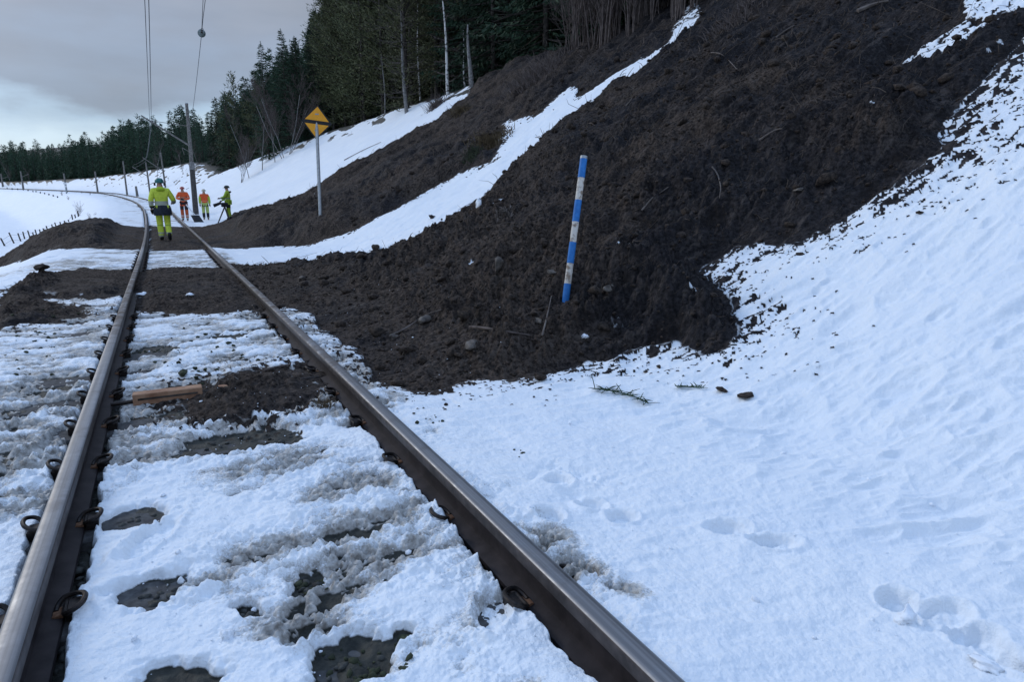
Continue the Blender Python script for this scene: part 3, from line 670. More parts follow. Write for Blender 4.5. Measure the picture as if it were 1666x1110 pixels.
rock(640,548,7,M_ROCK,'small rock at the lower end of the fallen stick',seed=12)
rock(900,442,8,M_ROCK,'small brown rock left of the stake at half its height',seed=14)
rock(990,468,9,M_ROCK,'brown rock right of the lowest white band of the stake',seed=15)
rock(491,452,6,M_ROCK,'pale stone beside the right rail on the middle mud band',seed=17)
rock(1298,309,8,M_ROCK,'pale stone alone on the upper slide above the right snow field',seed=18)
rock(1173,634,8,M_CLOD,'round dark clod lying alone on the snow below the tip of the slide','clod',seed=21,cat='clod')
rock(1211,638,13,M_CLOD,'flat dark clod with grass on the snow, rightmost of the clods below the slide','clod',seed=22,flat=.35,cat='clod')
rock(1072,597,5,M_CLOD,'small clod on snow under the toe of the slide','clod',seed=23,cat='clod')
rock(1051,605,4,M_CLOD,'tiny clod on snow, left of the small clod under the slide toe','clod',seed=24,flat=.5,cat='clod')
rock(1160,480,7,M_CLOD,'dark clod on the snow just right of the slide edge','clod',seed=25,cat='clod')
rock(876,613,10,M_CLOD,'dark clod at the lower fringe of the slide below the stake','clod',seed=26,cat='clod')
rock(703,352,6,M_CLOD,'lone dark clod in the middle of the snow tongue','clod',seed=27,cat='clod')
rock(1300,412,6,M_CLOD,'clod on the snow below the right edge of the slide','clod',seed=28,cat='clod')
rock(1497,345,6,M_CLOD,'clod far out on the right snow field','clod',seed=29,cat='clod')
rock(610,402,9,M_CLOD,'large clod on the skyline where the slide meets the snow tongue','clod',seed=30,cat='clod')
rock(67,403+30,10,M_CLOD,'large clod at the near edge of the left snow strip','clod',seed=33,cat='clod')
rock(230,478,6,M_SNOWL,'dirty white snow lump between the rails on the mud band','snow_lump',seed=34,flat=.5,cat='snow lump')
rock(309,480,6,M_SNOWL,'dirty snow lump at the centre of the mud band between the rails','snow_lump',seed=35,flat=.4,cat='snow lump')
rock(953,547,6,M_SNOWL,'bright snow lump in the dark earth below the stake','snow_lump',seed=36,flat=.8,cat='snow lump')
rock(370,1032,13,M_SNOWL,'round snowball between the rails near the bottom of the photo','snow_lump',seed=38,flat=.8,cat='snow lump')
rock(1472,1000,17,M_SNOWL,'big broken snow slab standing up in the footprints at lower right','snow_lump',seed=39,flat=.7,wide=1.6,cat='snow lump')
rock(1600,1072,22,M_SNOWL,'dirty snow slab in the footprints at the bottom right corner','snow_lump',seed=40,flat=.35,wide=1.4,cat='snow lump')
rock(548,640,8,M_SNOWL,'snow lump against the inside of the right rail above its first clear clip','snow_lump',seed=42,flat=.9,cat='snow lump')
rock(297,606,9,M_MOSS,'mossy ballast stone standing just behind the wooden block','ballast_stone',seed=44,cat='stone')
# ---- sticks and roots
def stick(name,label,pts,rad,mat=None,lift=.02,cat='stick'):
    W=[]
    for px,py in pts:
        h=hit2(px,py); W.append(Vector((h[0],h[1],surf(h[0],h[1])+lift)))
    W=spl(W,4); m=MB(); n=len(W); m.tube(W,[rad*(1-.6*i/n) for i in range(n)],6); o=m.build(name,mat or M_TWIGL); return tag(o,label,cat)
stick('stick','long bare stick lying across the mud near the right rail',[(633,551),(662,537),(692,519),(718,508)],.010)
stick('stick','thin bent stick on the slide right of the top of the stake',[(1044,345),(1060,328),(1075,318),(1087,308)],.010)
stick('root','thin curled pale root hanging down the slide right of the stake',[(1158,276),(1167,290),(1172,308),(1170,328)],.009,cat='root')
stick('root','dark arched root crossing the lower slide between rock and stake',[(765,536),(790,540),(830,545),(862,552)],.014,M_TWIG,cat='root')
stick('stick','upright thin stick half buried in the slide just below the foot of the stake',[(882,552),(888,530),(893,505),(897,488)],.008)
stick('stick','long pale branch high on the slide near the top edge of the photo',[(1262,62),(1278,52),(1292,43)],.020)
stick('root','thin pale root on the upper slide at right',[(1236,232),(1250,222),(1262,217),(1272,214)],.014,cat='root')
stick('stick','short stick on the upper slide under the snow streak',[(1018,174),(1024,168),(1028,162)],.014)
stick('root','drooping root on the upper slide left of centre',[(1157,88),(1172,92),(1185,102),(1199,115)],.011,M_TWIGL,cat='root')
stick('log','broken log lying near the top of the slide at upper right',[(1395,20),(1420,10),(1445,6)],.035,cat='log')
stick('stick','thin stick in the mud patch between the rails reaching the right rail',[(430,606),(470,599),(512,590)],.010,M_TWIG)
stick('stick','slender stick stuck in the snow tongue edge',[(666,398),(668,388),(672,380)],.008,M_TWIG)
stick('stick','long thin stick in the far slide under the yellow sign',[(560,262),(590,246),(620,232)],.02)
def sprig(label,pts,n,spread,name='spruce_twig'):
    m=MB(); W=[Vector((h[0],h[1],surf(h[0],h[1])+.012)) for h in (hit2(*p) for p in pts)]; W=spl(W,5); m.tube(W,.004,5)
    r=random.Random(len(label))
    for i in range(n):
        p=W[r.randrange(len(W))]; d=Vector((r.uniform(-1,1),r.uniform(-1,1),r.uniform(0,.35))).normalized()*spread*r.uniform(.4,1)
        m.tube([p,p+d*.6,p+d+Vector((0,0,-.004))],[.003,.0025,.001],4)
    tag(m.build(name,M_SPRUCE if 'green' in label else M_GRASS),label,'twig')
sprig('green spruce sprig lying on the snow below the slide toe',[(968,636),(1000,640),(1030,648),(1055,660)],60,.10)
sprig('small green tuft on the snow between the sprig and the dark clods',[(1100,632),(1120,633),(1142,634)],40,.05)
# grass tuft by the right rail
m=MB(); h=hit(528,672); r=random.Random(4)
for i in range(70):
    b=Vector((h[0]+r.gauss(0,.03),h[1]+r.gauss(0,.03),h[2]+.02)); d=Vector((r.uniform(-.3,.25),r.uniform(-.2,.2),1)).normalized()*r.uniform(.04,.11); q=b+d+Vector((r.uniform(-.05,.05),r.uniform(-.04,.04),-.02)); m.tube([b,b+d*.6,q],[.0022,.0018,.0006],3)
tag(m.build('grass_tuft',M_GRASS),'tuft of dead brown grass in the snow left of the right rail','grass tuft')
# dry brush on the edge between far slide and tongue
def brush(px,py,rpx,n,hgt,label,mat,name='scrub'):
    h=hit2(px,py); zc=float(proj(h)[2]); rr_=rpx*zc/F_PX; m=MB(); r=random.Random(px)
    for i in range(n):
        x=h[0]+r.gauss(0,rr_*.5); y=h[1]+r.gauss(0,rr_*.6); b=Vector((x,y,surf(x,y)-.02)); d=Vector((r.uniform(-.9,.5),r.uniform(-.7,.7),r.uniform(.2,1))).normalized()*hgt*r.uniform(.3,1)
        m.tube([b,b+d*.5+Vector((0,0,.02)),b+d],[.012,.008,.003],3)
    tag(m.build(name,mat),label,'scrub')
brush(800,232,26,420,.28,'brown dead scrub on the bank above the snow tongue right of the yellow sign',M_GRASS)
brush(770,252,14,160,.22,'lower clump of dead scrub at the left end of the exposed bank',M_MOSS)
brush(712,172,14,260,.6,'dark low bush in the snow on the crest right of the yellow sign',M_TWIG)
brush(748,180,16,160,.4,'straggly brown scrub at the foot of the grey tree on the crest',M_GRASS)
brush(870,120,50,420,.7,'tangle of dead branches on the crest left of the bare saplings',M_TWIG)
brush(1195,35,36,260,.3,'brown scrub at the top of the slide right of the bare saplings',M_TWIG)
brush(820,345,14,60,.10,'pale roots sticking out where the snow tongue ends',M_TWIGL)
# ---- tie rod and wooden block between the rails
Y_=4.62
m=MB(); m.tube([path_pt(Y_,-.66,.035),path_pt(Y_+.0,-.35,.038),path_pt(Y_+.02,.64,.035)],.013,10)
tag(m.build('steel_rod',M_CLIP),'thin steel rod across the track from rail to rail through the wooden block','rod')
a=hit(221,641); b=hit(327,633)
rt=empty('wooden_block',((a[0]+b[0])/2,Y_-.005,.052)); ln=math.hypot(b[0]-a[0],.03)
m=MB(); m.box((0,0,0),(ln,.085,.075),None,.004); bl=m.build('block_body',M_WOOD,rt)
m=MB(); m.box((0,-.0435,.004),(ln*.86,.004,.012)); m.build('groove',M_BARK,rt); tag(rt,'reddish sawn wooden block resting on the rod between the rails','wooden block'); rt.rotation_euler.z=R(-1)
m=MB(); m.box((b[0]+.13,Y_+.01,.05),(.06,.05,.035),None,.006); tag(m.build('wood_offcut',M_WOOD),'short broken wood piece right of the long wooden block','wood piece')
# ------------------------------------------------------------------ stake, diamond sign
def at_zc(px,py,zc): return Z0+(FWD+RGT*(px-833)/F_PX+UP*(555-py)/F_PX)*zc
h=hit2(920,489); zc=float(proj(h)[2]); base=Vector(h)-Vector((0,0,.0)); top=Vector(at_zc(950,255,zc)); ax=top-base
rows=[487,460,427,393,360,325,289,255]
st=empty('marker_stake',base); tag(st,'blue and white banded marker stake leaning in the earth slide','stake')
q=Matrix.Translation((0,0,0)); 
core=MB(); core.tube([-ax.normalized()*.3,ax*.999],.0300,16); core.build('pole',M_WHITE,st)
for i in range(0,7,2):
    t0=(487-rows[i])/232 if i else -.10; t1=(487-rows[i+1])/232; m=MB(); m.tube([ax*t0,ax*t1],.0312,20); m.build('blue_band',M_BLUE,st)
m=MB(); m.tube([ax*.985,ax*1.004],.0322,20); m.build('cap',M_ZINC,st)
h=hit2(521,353); zc=float(proj(h)[2]); base=Vector(h); ctr=Vector(at_zc(515.5,199,zc)); ctr.y=ctr.y
sg=empty('warning_sign',base); tag(sg,'yellow diamond sign with black bar on a steel post','sign')
ct=ctr-base; m=MB(); m.tube([Vector((0,.03,-.5)),Vector((ct.x,ct.y+.03,ct.z+.05))],.042,14); m.build('post',M_ZINC,sg)
half=.385
RM=Matrix.Translation(ct)@Matrix.Rotation(R(-12),4,'Z')@Matrix.Rotation(R(6),4,'Y')
def plate(name,pts,y0,y1,mat,parent):
    n=len(pts); m=MB(); V=[RM@Vector((x,y0,z)) for x,z in pts]+[RM@Vector((x,y1,z)) for x,z in pts]
    F=[tuple(range(n)),tuple(range(2*n-1,n-1,-1))]+[(j,n+j,n+(j+1)%n,(j+1)%n) for j in range(n)]
    m.add(V,F); return m.build(name,mat,parent,False)
wd_=.335
pl=plate('plate',[(-wd_-.04,0),(0,half+.045),(wd_+.04,0),(0,-half-.045)],-.022,-.012,M_BLACK,sg)
e=.045
plate('yellow_panel',[(-wd_+e*.9,e),(0,half),(wd_-e*.9,e)],-.026,-.0225,M_AMBER,sg)
plate('yellow_panel',[(-wd_+e*.9,-e),(wd_-e*.9,-e),(0,-half)],-.026,-.0225,M_AMBER,sg)
m=MB()
for s_ in (-.2,.2): 
    for k in (0,):
        c=RM@Vector((0,.012,s_)); m.box(c,(.12,.09,.03))
m.build('bracket',M_ZINC,sg)
# ------------------------------------------------------------------ catenary poles
def cpole(bpx,bpy,tpx,tpy,label,arm=None,big=False,stay=None):
    h=hit(bpx,bpy); 
    if h is None: return None
    zc=float(proj(h)[2]); B=Vector(h); B.z=surf(h[0],h[1]) if zc<60 else h[2]; T=Vector(at_zc(tpx,tpy,zc)); ax=T-B; k=zc/F_PX
    r0=(4.6 if big else 2.6 if zc<75 else 2.3)*k; r0=max(r0*(.85 if zc<75 else .65),.075)
    o=empty('catenary_pole',B); tag(o,label,'utility pole','timber poles of the overhead line along the track')
    if big:
        m=MB(); m.tube([(0,0,-.4),ax*.40],[r0*1.12,r0]); m.build('pole_base',M_POLED,o)
        m=MB(); m.tube([ax*.40,ax*.47],[r0*1.08,r0*1.06],12); m.build('marker_band',M_SIGNW if False else M_GREYBARK,o)
        m=MB(); m.tube([ax*.47,ax],[r0*.80,r0*.6],12); m.build('pole_shaft',M_POLE,o)
        m=MB(); m.tube([ax*.999,ax*1.006],[r0*.66,r0*.62],12); m.build('cap',M_ZINC,o)
    else:
        m=MB(); m.tube([(0,0,-.4),ax*.999],[r0,r0*.7],8); m.build('pole_shaft',M_POLE,o)
    if arm:
        for (p0,p1,rad) in arm:
            a_=Vector(at_zc(*p0,zc))-B; b_=Vector(at_zc(*p1,zc))-B
            m=MB(); m.tube([a_,b_],[rad,rad*.8],6); m.build('bracket_arm',M_POLE,o)
        if big:
            tip=Vector(at_zc(*arm[0][1],zc))-B; m=MB()
            for i in range(4): m.tube([Vector(tip)+Vector((.25+.09*i,0,-.16-.055*i)),Vector(tip)+Vector((.29+.09*i,0,-.185-.055*i))],.07,10)
            m.build('insulator',M_GLASSINS,o)
    return o
cpole(319,350,303.5,169,'tallest timber pole, pale band at mid height, rising behind the two orange clad workers',[((310,238),(230,188),.055),((306,205),(231,194),.018),((307,246),(296,240),.02),((296,240),(300,252),.015)],True)
cpole(269.5,306,261.3,248,'timber pole with a slanting bracket just right of and behind the walking person',[((264,277),(232,256),.05),((263,272),(240,271),.02)])
cpole(244.5,316,237.2,264,'timber pole with a slanting bracket directly above the walking person',[((239,286),(215,271),.05),((239,275),(219,284),.02)])
cpole(207,317.5,200,262,'leaning timber pole at the bend of the track left of the person',None)
cpole(224,320,221,303,'low stubby post in the snow at the bend of the track',None)
cpole(159.4,315,154.4,279,'thin timber pole on the far track bend, midway to the left edge',None)
cpole(109,314,103.5,282,'thin dark pole behind the small white track sign',None)
cpole(38.2,308,33.5,278.6,'timber pole near the left edge, second from the left',[((35,288),(47,283),.05)])
cpole(5,304.5,1.5,282.5,'timber pole cut by the left edge of the photo',[((3,291),(14,287),.05)])
# small white track sign far away
h=hit(108.5,316); zc=float(proj(h)[2]); k=zc/F_PX; o=empty('track_sign',h); tag(o,'small white signal board on a post beside the far bend of the track','sign')
m=MB(); m.tube([(0,0,-.3),(0,0,15*k)],.09,8); m.build('post',M_ZINC,o); m=MB(); m.box((0,-.1,17*k),(4.5*k,.08,3*k),None,.01); m.box((0,-.1,12.5*k),(2.6*k,.08,3*k),None,.01); m.build('board',M_SIGNW,o)
# ------------------------------------------------------------------ overhead wires
def ray_z(px,py,z):
    d=ray(px,py); t=(z-CAMH)/d[2]; return Vector(Z0+d*t)
def ray_y(px,py,y):
    d=ray(px,py); return Vector(Z0+d*(y/d[1]))
def wire(name,label,P,rad,n=4,sag=0):
    Q_=[]
    for a_,b_ in zip(P[:-1],P[1:]):
        a_,b_=Vector(a_),Vector(b_); L_=(b_-a_).length
        for i in range(12): t=i/12; Q_.append(a_.lerp(b_,t)+Vector((0,0,-sag*4*t*(1-t)*L_/50)))
    Q_.append(Vector(P[-1])); m=MB(); m.tube(Q_,rad,n); return tag(m.build(name,M_WIRE),label,'wire')
A=ray_z(235.5,0,6.0); B_=ray_y(244,215,44); e1=A+(A-B_)*.6
wire('contact_wire','lower of the two overhead wires above the track, running to the bend',[e1,A,B_,ray_y(237,262,72),ray_y(215,275,95)],.011,4,.12)
A=ray_z(242,0,6.5); B_=ray_y(246,203,44); e1=A+(A-B_)*.6
wire('carrier_wire','upper overhead wire beside the contact wire above the track',[e1,A,B_,ray_y(239,255,72),ray_y(217,268,95)],.014,4,.25)
I=ray_z(328,54,6.9)
J=ray_y(311,196,44)
wire('feeder_wire','single thin wire from the glass insulator down towards the tallest pole',[I,J],.012,4,.3)
U=ray_z(327,18,6.9); e1=ray_z(333,-60,7.0); e2=ray_z(341,-60,7.0)
wire('feeder_wire','left of the two wires that meet above the insulator',[I,ray_z(329,30,6.92),e1],.011)
wire('feeder_wire','right of the two wires that meet above the insulator',[I,ray_z(330.5,28,6.92),e2],.011)
o=empty('line_insulator',I); tag(o,'round glass insulator with a wire loop hanging in the sky above the tallest pole','insulator')
k=float(proj(I)[2])/F_PX; dr_=(Vector(J)-I).normalized()
m=MB(); prof=[(-5,.6),(-4.6,4.5),(-3.2,6.2),(-2.2,5),(-1.4,4.2),(-.6,6.4),(.6,6.0),(1.4,4.2),(2.6,5.8),(4,4.2),(5.4,1.2)]
m.tube([dr_*(a*k) for a,b in prof],[b*k*.95 for a,b in prof],16); m.build('glass_disc',M_GLASSINS,o)
m=MB(); m.tube([dr_*(-4.6*k),dr_*(-12*k),dr_*(-20*k)],[1.6*k,1.3*k,.9*k],6); m.build('clamp',M_CLIP,o)
u=dr_.cross(Vector((1,0,0))).normalized(); m=MB(); m.tube([dr_*((-22-7*math.cos(t))*k)+Vector((1,0,0))*(1.8*k*math.sin(t)) for t in np.linspace(0,6.28,15)],.35*k,4); m.build('loop',M_WIRE,o)
# ------------------------------------------------------------------ fences
def fence(label,posts,rad,name='fence'):
    o=None; tops=[]
    for i,(bx,by,tx,ty) in enumerate(posts):
        h=hit(bx,by); zc=float(proj(h)[2]); B=Vector((h[0],h[1],h[2])); T=Vector(at_zc(tx,ty,zc))
        if o is None: o=empty(name,B); o0=B; tag(o,label,'fence')
        m=MB(); m.tube([B-o0-Vector((0,0,.3)),T-o0],[rad,rad*.85],6); m.build('fence_post',M_POLED,o); tops.append(B.lerp(T,.8)-o0)
    for k in (0,-.35):
        m=MB(); m.tube([t+Vector((0,0,k)) for t in tops],.008,3); m.build('fence_wire',M_WIRE,o)
fence('old leaning wooden fence posts in the snowfield behind the left mud heap',[(12,403,1,387.5),(26,398,14.5,378.5),(35.5,393.5,29,379.5),(41.5,391,37,377),(50,388,45,375),(55.5,385,53,378),(60.4,383,57,373.5),(67,381,64,373),(73,378.5,70,371.5),(79,376,75,367.5),(86,371,84,365),(92,368.5,89,362),(99,366,97.5,361),(106,363.5,104.5,359),(113,361.5,111,357.5),(119,358.5,116.5,349),(124,356,121.5,349),(128,354,126,343)],.055)
fence('distant row of tiny fence posts across the left snowfield below the track',[(x,y,x-.6,y-3) for x,y in [(12,308),(20,309),(29,309.5),(38,310),(46,311.5),(54,313),(59,313.5),(66,315),(73,316.5),(80,318),(87,320),(94,322)]],.10)
# ------------------------------------------------------------------ people
def skin(name,verts,edges,rad,mat,parent,sub=2,root=0):
    me=bpy.data.meshes.new(name+'_skeleton'); me.from_pydata(verts,edges,[]); o=bpy.data.objects.new(name,me); COL.objects.link(o)
    md=o.modifiers.new('skin','SKIN'); md.use_smooth_shade=True
    for i,r in enumerate(rad):
        s=me.skin_vertices[0].data[i]; s.radius=(r,r) if not hasattr(r,'__len__') else r; s.use_root=(i==root)
    s2=o.modifiers.new('sub','SUBSURF'); s2.levels=sub; s2.render_levels=sub
    bpy.context.view_layer.update(); dg=bpy.context.evaluated_depsgraph_get()
    nm=bpy.data.meshes.new_from_object(o.evaluated_get(dg)); nm.materials.clear(); nm.materials.append(mat)
    nm.polygons.foreach_set('use_smooth',[True]*len(nm.polygons))
    bpy.data.objects.remove(o); bpy.data.meshes.remove(me); nm.name=name
    return link(name,nm,parent)
def banded(name,base,bands,alt=None,z_alt=None):
    """cloth with reflective bands at given heights above the feet; below/above z_alt another colour panel"""
    m,t,b=newmat(name); c=nd(t,'ShaderNodeTexCoord'); s=nd(t,'ShaderNodeSeparateXYZ'); t.links.new(c.outputs['Object'],s.inputs[0]); z=s.outputs[2]
    n=noise(t,22,3); col=mixc(t,ramp(t,n,.3,.7),tuple(v*.8 for v in base),base)
    if alt is not None:
        g=nd(t,'ShaderNodeMath',operation='LESS_THAN'); t.links.new(z,g.inputs[0]); g.inputs[1].default_value=z_alt; col=mixc(t,g.outputs[0],col,alt)
    for z0,z1,cc in bands:
        a=nd(t,'ShaderNodeMath',operation='GREATER_THAN'); t.links.new(z,a.inputs[0]); a.inputs[1].default_value=z0
        d=nd(t,'ShaderNodeMath',operation='LESS_THAN'); t.links.new(z,d.inputs[0]); d.inputs[1].default_value=z1
        e=nd(t,'ShaderNodeMath',operation='MULTIPLY'); t.links.new(a.outputs[0],e.inputs[0]); t.links.new(d.outputs[0],e.inputs[1]); col=mixc(t,e.outputs[0],col,cc)
    t.links.new(col,b.inputs['Base Color']); b.inputs['Roughness'].default_value=.85; bump(t,b,noise(t,14,4),.7,.03); return m
GREY=(.42,.44,.36); YEL=(.68,.80,.075); NAVY=(.015,.020,.032); ORG=(.85,.13,.035); DARK=(.015,.015,.018)
M_SKIN=simple('skin',(.42,.24,.17),(.50,.30,.22),10,.5,0,0); M_BOOT=simple('boot_leather',(.010,.010,.011),(.03,.03,.032),20,.5,0,.2,.004)
def person(label,loc,face,H,joints,jm,tm,helm,extra=None,glove=None,face_mat=None):
    """joints: dict in metres for a 1.8 m figure facing +Y"""
    J=dict(pel=(0,0,.96),sp=(0,0,1.14),ch=(0,0,1.36),nk=(0,.0,1.52),hd=(0,.02,1.63),ht=(0,.015,1.73),
      sL=(-.19,0,1.44),eL=(-.25,-.02,1.17),wL=(-.26,.06,.93),hL=(-.26,.09,.85),sR=(.19,0,1.44),eR=(.25,-.02,1.17),wR=(.26,.06,.93),hR=(.26,.09,.85),
      qL=(-.10,0,.93),kL=(-.11,.02,.50),aL=(-.11,-.02,.09),tL=(-.12,.14,.04),qR=(.10,0,.93),kR=(.11,.02,.50),aR=(.11,-.02,.09),tR=(.12,.14,.04))
    J.update(joints); s=H/1.8; root=empty('person',loc,face); root.scale=(s,s,s); tag(root,label,'person')
    K=['pel','sp','ch','nk','hd','ht','sL','eL','wL','hL','sR','eR','wR','hR','qL','kL','aL','tL','qR','kR','aR','tR']
    ed=[('pel','sp'),('sp','ch'),('ch','nk'),('nk','hd'),('hd','ht'),('ch','sL'),('sL','eL'),('eL','wL'),('wL','hL'),('ch','sR'),('sR','eR'),('eR','wR'),('wR','hR'),('pel','qL'),('qL','kL'),('kL','aL'),('aL','tL'),('pel','qR'),('qR','kR'),('kR','aR'),('aR','tR')]
    rd=dict(pel=.115,sp=.11,ch=.13,nk=.055,hd=.088,ht=.075,sL=.06,eL=.042,wL=.030,hL=(.036,.02),sR=.06,eR=.042,wR=.030,hR=(.036,.02),qL=.085,kL=.055,aL=.042,tL=.04,qR=.085,kR=.055,aR=.042,tR=.04)
    V=[J[k] for k in K]; E=[(K.index(a),K.index(b)) for a,b in ed]; Rd=[rd[k] for k in K]
    for sd,ch in ((-1,'L'),(1,'R')):        # fingers and thumb
        h=Vector(J['h'+ch]); w_=Vector(J['w'+ch]); d=(h-w_).normalized(); sdv=d.orthogonal().normalized(); nrm=d.cross(sdv)
        hi=K.index('h'+ch)
        for i,(o_,l) in enumerate(((-.027,.062),(-.009,.075),(.009,.072),(.027,.055))):
            a=h+sdv*o_+d*.03; b=a+d*l*.55+nrm*.008; c=b+d*l*.3+nrm*.028*1
            k0=len(V); V+=[tuple(a),tuple(b),tuple(c)]; E+=[(hi,k0),(k0,k0+1),(k0+1,k0+2)]; Rd+=[.010,.009,.008]
        a=h-sdv*.034+d*.0; b=a-sdv*.018+d*.035+nrm*.02; k0=len(V); V+=[tuple(a),tuple(b)]; E+=[(hi,k0),(k0,k0+1)]; Rd+=[.011,.009]
    hd=Vector(J['hd']); k0=len(V); V.append(tuple(hd+Vector((0,.105,-.005)))); E.append((K.index('hd'),k0)); Rd.append(.014)   # nose
    skin('body',V,E,Rd,face_mat or M_SKIN,root,1)
    def sub(keys,edges,rads,name,mat,lv=2): return skin(name,[J[k] for k in keys],[(keys.index(a),keys.index(b)) for a,b in edges],rads,mat,root,lv)
    pj=Vector(J['pel']); J['hem']=tuple(pj+Vector((0,0,-.05)))
    sub(['pel','sp','ch','nk','sL','eL','wL','sR','eR','wR','hem'],[('pel','sp'),('sp','ch'),('ch','nk'),('ch','sL'),('sL','eL'),('eL','wL'),('ch','sR'),('sR','eR'),('eR','wR'),('pel','hem')],[(.19,.14),(.19,.14),(.20,.145),.085,.095,.075,.058,.095,.075,.058,(.185,.14)],'jacket',jm)
    sub(['pel','qL','kL','aL','qR','kR','aR'],[('pel','qL'),('qL','kL'),('kL','aL'),('pel','qR'),('qR','kR'),('kR','aR')],[(.16,.125),.115,.088,.082,.115,.088,.082],'trousers',tm)
    for ch in 'LR':
        a=Vector(J['a'+ch]); t_=Vector(J['t'+ch]); skin('boot',[tuple(a+(a-t_).normalized()*.02+Vector((0,0,.10))),tuple(a+(a-t_)*.15),tuple(a.lerp(t_,.5)),tuple(t_)],[(0,1),(1,2),(2,3)],[.055,.055,.052,.046],M_BOOT,root,1)
        if glove: 
            h=Vector(J['h'+ch]); w_=Vector(J['w'+ch]); skin('glove',[tuple(w_),tuple(h),tuple(h+(h-w_).normalized()*.05)],[(0,1),(1,2)],[.045,.048,.035],glove,root,1)
    # helmet: shell with a brim
    ht=Vector(J['hd'])+Vector((0,-.01,.045)); m=MB(); nseg=20; prof=[(.128,-.01),(.126,.03),(.115,.07),(.09,.105),(.05,.125),(.004,.13)]
    Vh=[];Fh=[]
    for (r_,z) in prof:
        for j in range(nseg): a=2*math.pi*j/nseg; Vh.append(ht+Vector((r_*math.cos(a)*.92,r_*math.sin(a)*1.12,z)))
    for i in range(len(prof)-1):
        for j in range(nseg): Fh.append((i*nseg+j,i*nseg+(j+1)%nseg,(i+1)*nseg+(j+1)%nseg,(i+1)*nseg+j))
    Fh.append(tuple((len(prof)-1)*nseg+j for j in range(nseg))); m.add(Vh,Fh)
    m.box(ht+Vector((0,.155,-.008)),(.17,.07,.012),None,.004); m.build('helmet',helm,root)
    if extra: extra(root,J)
    for sx in (-.033,.033):
        m=MB(); m.tube([hd+Vector((sx,.078,.022)),hd+Vector((sx,.092,.022))],.011,6); m.build('eye',M_BOOT,root)
    return root
def on(px,py): h=hit2(px,py); return (h[0],h[1],surf(h[0],h[1]))
M_TEAL=simple('teal_helmet',(.015,.09,.085),(.04,.20,.18),14,.35,0,0); M_ORH=simple('faded_red_helmet',(.38,.09,.08),(.50,.16,.13),14,.4,0,0); M_WHH=simple('pale_helmet',(.45,.42,.34),(.6,.56,.45),14,.4,0,0); M_DKH=simple('dark_helmet',(.02,.03,.03),(.04,.05,.05),14,.4,0,0)
jy=banded('yellow_jacket_cloth',YEL,[(1.03,1.15,GREY)],NAVY,1.02); ty=banded('yellow_trouser_cloth',YEL,[(.22,.27,GREY),(.13,.18,GREY),(.45,.48,(.3,.42,.05))])
M_HOOD=simple('hood_cloth',(.38,.52,.035),(.50,.66,.045),14,.85,0,.4,.02); M_OLIVE=simple('olive_sleeve',(.10,.15,.05),(.17,.24,.07),14,.85,0,.4,.02)
def ex_walk(root,J):
    skin('hood',[(-.10,-.08,1.50),(0,-.13,1.47),(.10,-.08,1.50)],[(0,1),(1,2)],[.05,.075,.05],M_HOOD,root,2,1)
    for sx in (-1,1):
        m=MB(); m.tube([Vector(J['hd'])+Vector((sx*.10,-.005,.0)),Vector(J['hd'])+Vector((sx*.145,-.005,.0))],.045,12); m.build('ear_defender',M_BOOT,root)
    m=MB(); V=[];F=[]; zs_=[1.03,.97,.88,.80,.75]; rs=[(.205,.165),(.228,.190),(.240,.202),(.238,.200),(.228,.190)]
    for z,(a,b) in zip(zs_,rs):
        for j in range(24): t=2*math.pi*j/24; V.append((a*math.cos(t)*(1+.02*math.sin(5*t)),b*math.sin(t)-.005,z+.008*math.sin(3*t)))
    for i in range(4):
        for j in range(24): F.append((i*24+j,(i+1)*24+j,(i+1)*24+(j+1)%24,i*24+(j+1)%24))
    F.append(tuple(4*24+j for j in range(24))[::-1]); m.add(V,F); m.build('hem_panel',simple('navy_panel',NAVY,(.03,.036,.05),14,.8,0,.4,.02),root)
p=on(270,391)
zc=float(proj(p)[2]); Hh=(391-291)*zc/F_PX*1.0
person('person in yellow hi-vis jacket and trousers with teal helmet walking away between the rails',(p[0],p[1],p[2]-.035),R(3),Hh,dict(kR=(.10,.05,.52),aR=(.10,-.20,.16),tR=(.11,-.12,.03),kL=(-.10,.07,.50),aL=(-.09,.03,.09),tL=(-.10,.19,.04),eR=(.31,.0,1.19),wR=(.33,.20,1.10),hR=(.30,.27,1.10),eL=(-.27,-.06,1.18),wL=(-.27,-.03,.93)),jy,ty,M_TEAL,ex_walk,M_BOOT)
jo=banded('orange_jacket_cloth',ORG,[(1.06,1.11,GREY),(1.22,1.26,(.5,.3,.2))]); to=banded('orange_trouser_cloth',(.50,.10,.03),[(.14,.20,(.5,.46,.42)),(.26,.31,(.5,.46,.42))],DARK,10)
to=banded('orange_trouser_cloth',(.55,.10,.03),[(.12,.19,(.55,.5,.46)),(.25,.31,(.55,.5,.46)),(.60,1.2,(.03,.014,.016))])
p1=on(302,359.5); zc=float(proj(p1)[2]); H1=(359.5-305)*zc/F_PX
person('person in orange jacket with folded arms standing left of the tallest pole',p1,R(170),H1,dict(eL=(-.30,.10,1.18),wL=(-.08,.26,1.12),hL=(.02,.27,1.13),eR=(.30,.10,1.20),wR=(.10,.27,1.15),hR=(.0,.28,1.16)),jo,to,M_ORH,None,M_BOOT)
jv=banded('orange_vest_cloth',ORG,[(1.10,1.13,(.8,.35,.2))],DARK,.93); tv=banded('pale_yellow_trouser_cloth',(.46,.58,.16),[(0,.42,DARK),(.12,.16,GREY)])
M_YSL=simple('yellow_sleeve',(.36,.50,.04),(.5,.62,.08),14,.85,0,.4,.02)
def ex_vest(root,J):
    for ch in 'LR': skin('sleeve',[J['s'+ch],J['e'+ch],J['w'+ch]],[(0,1),(1,2)],[.105,.085,.068],M_YSL,root,1)
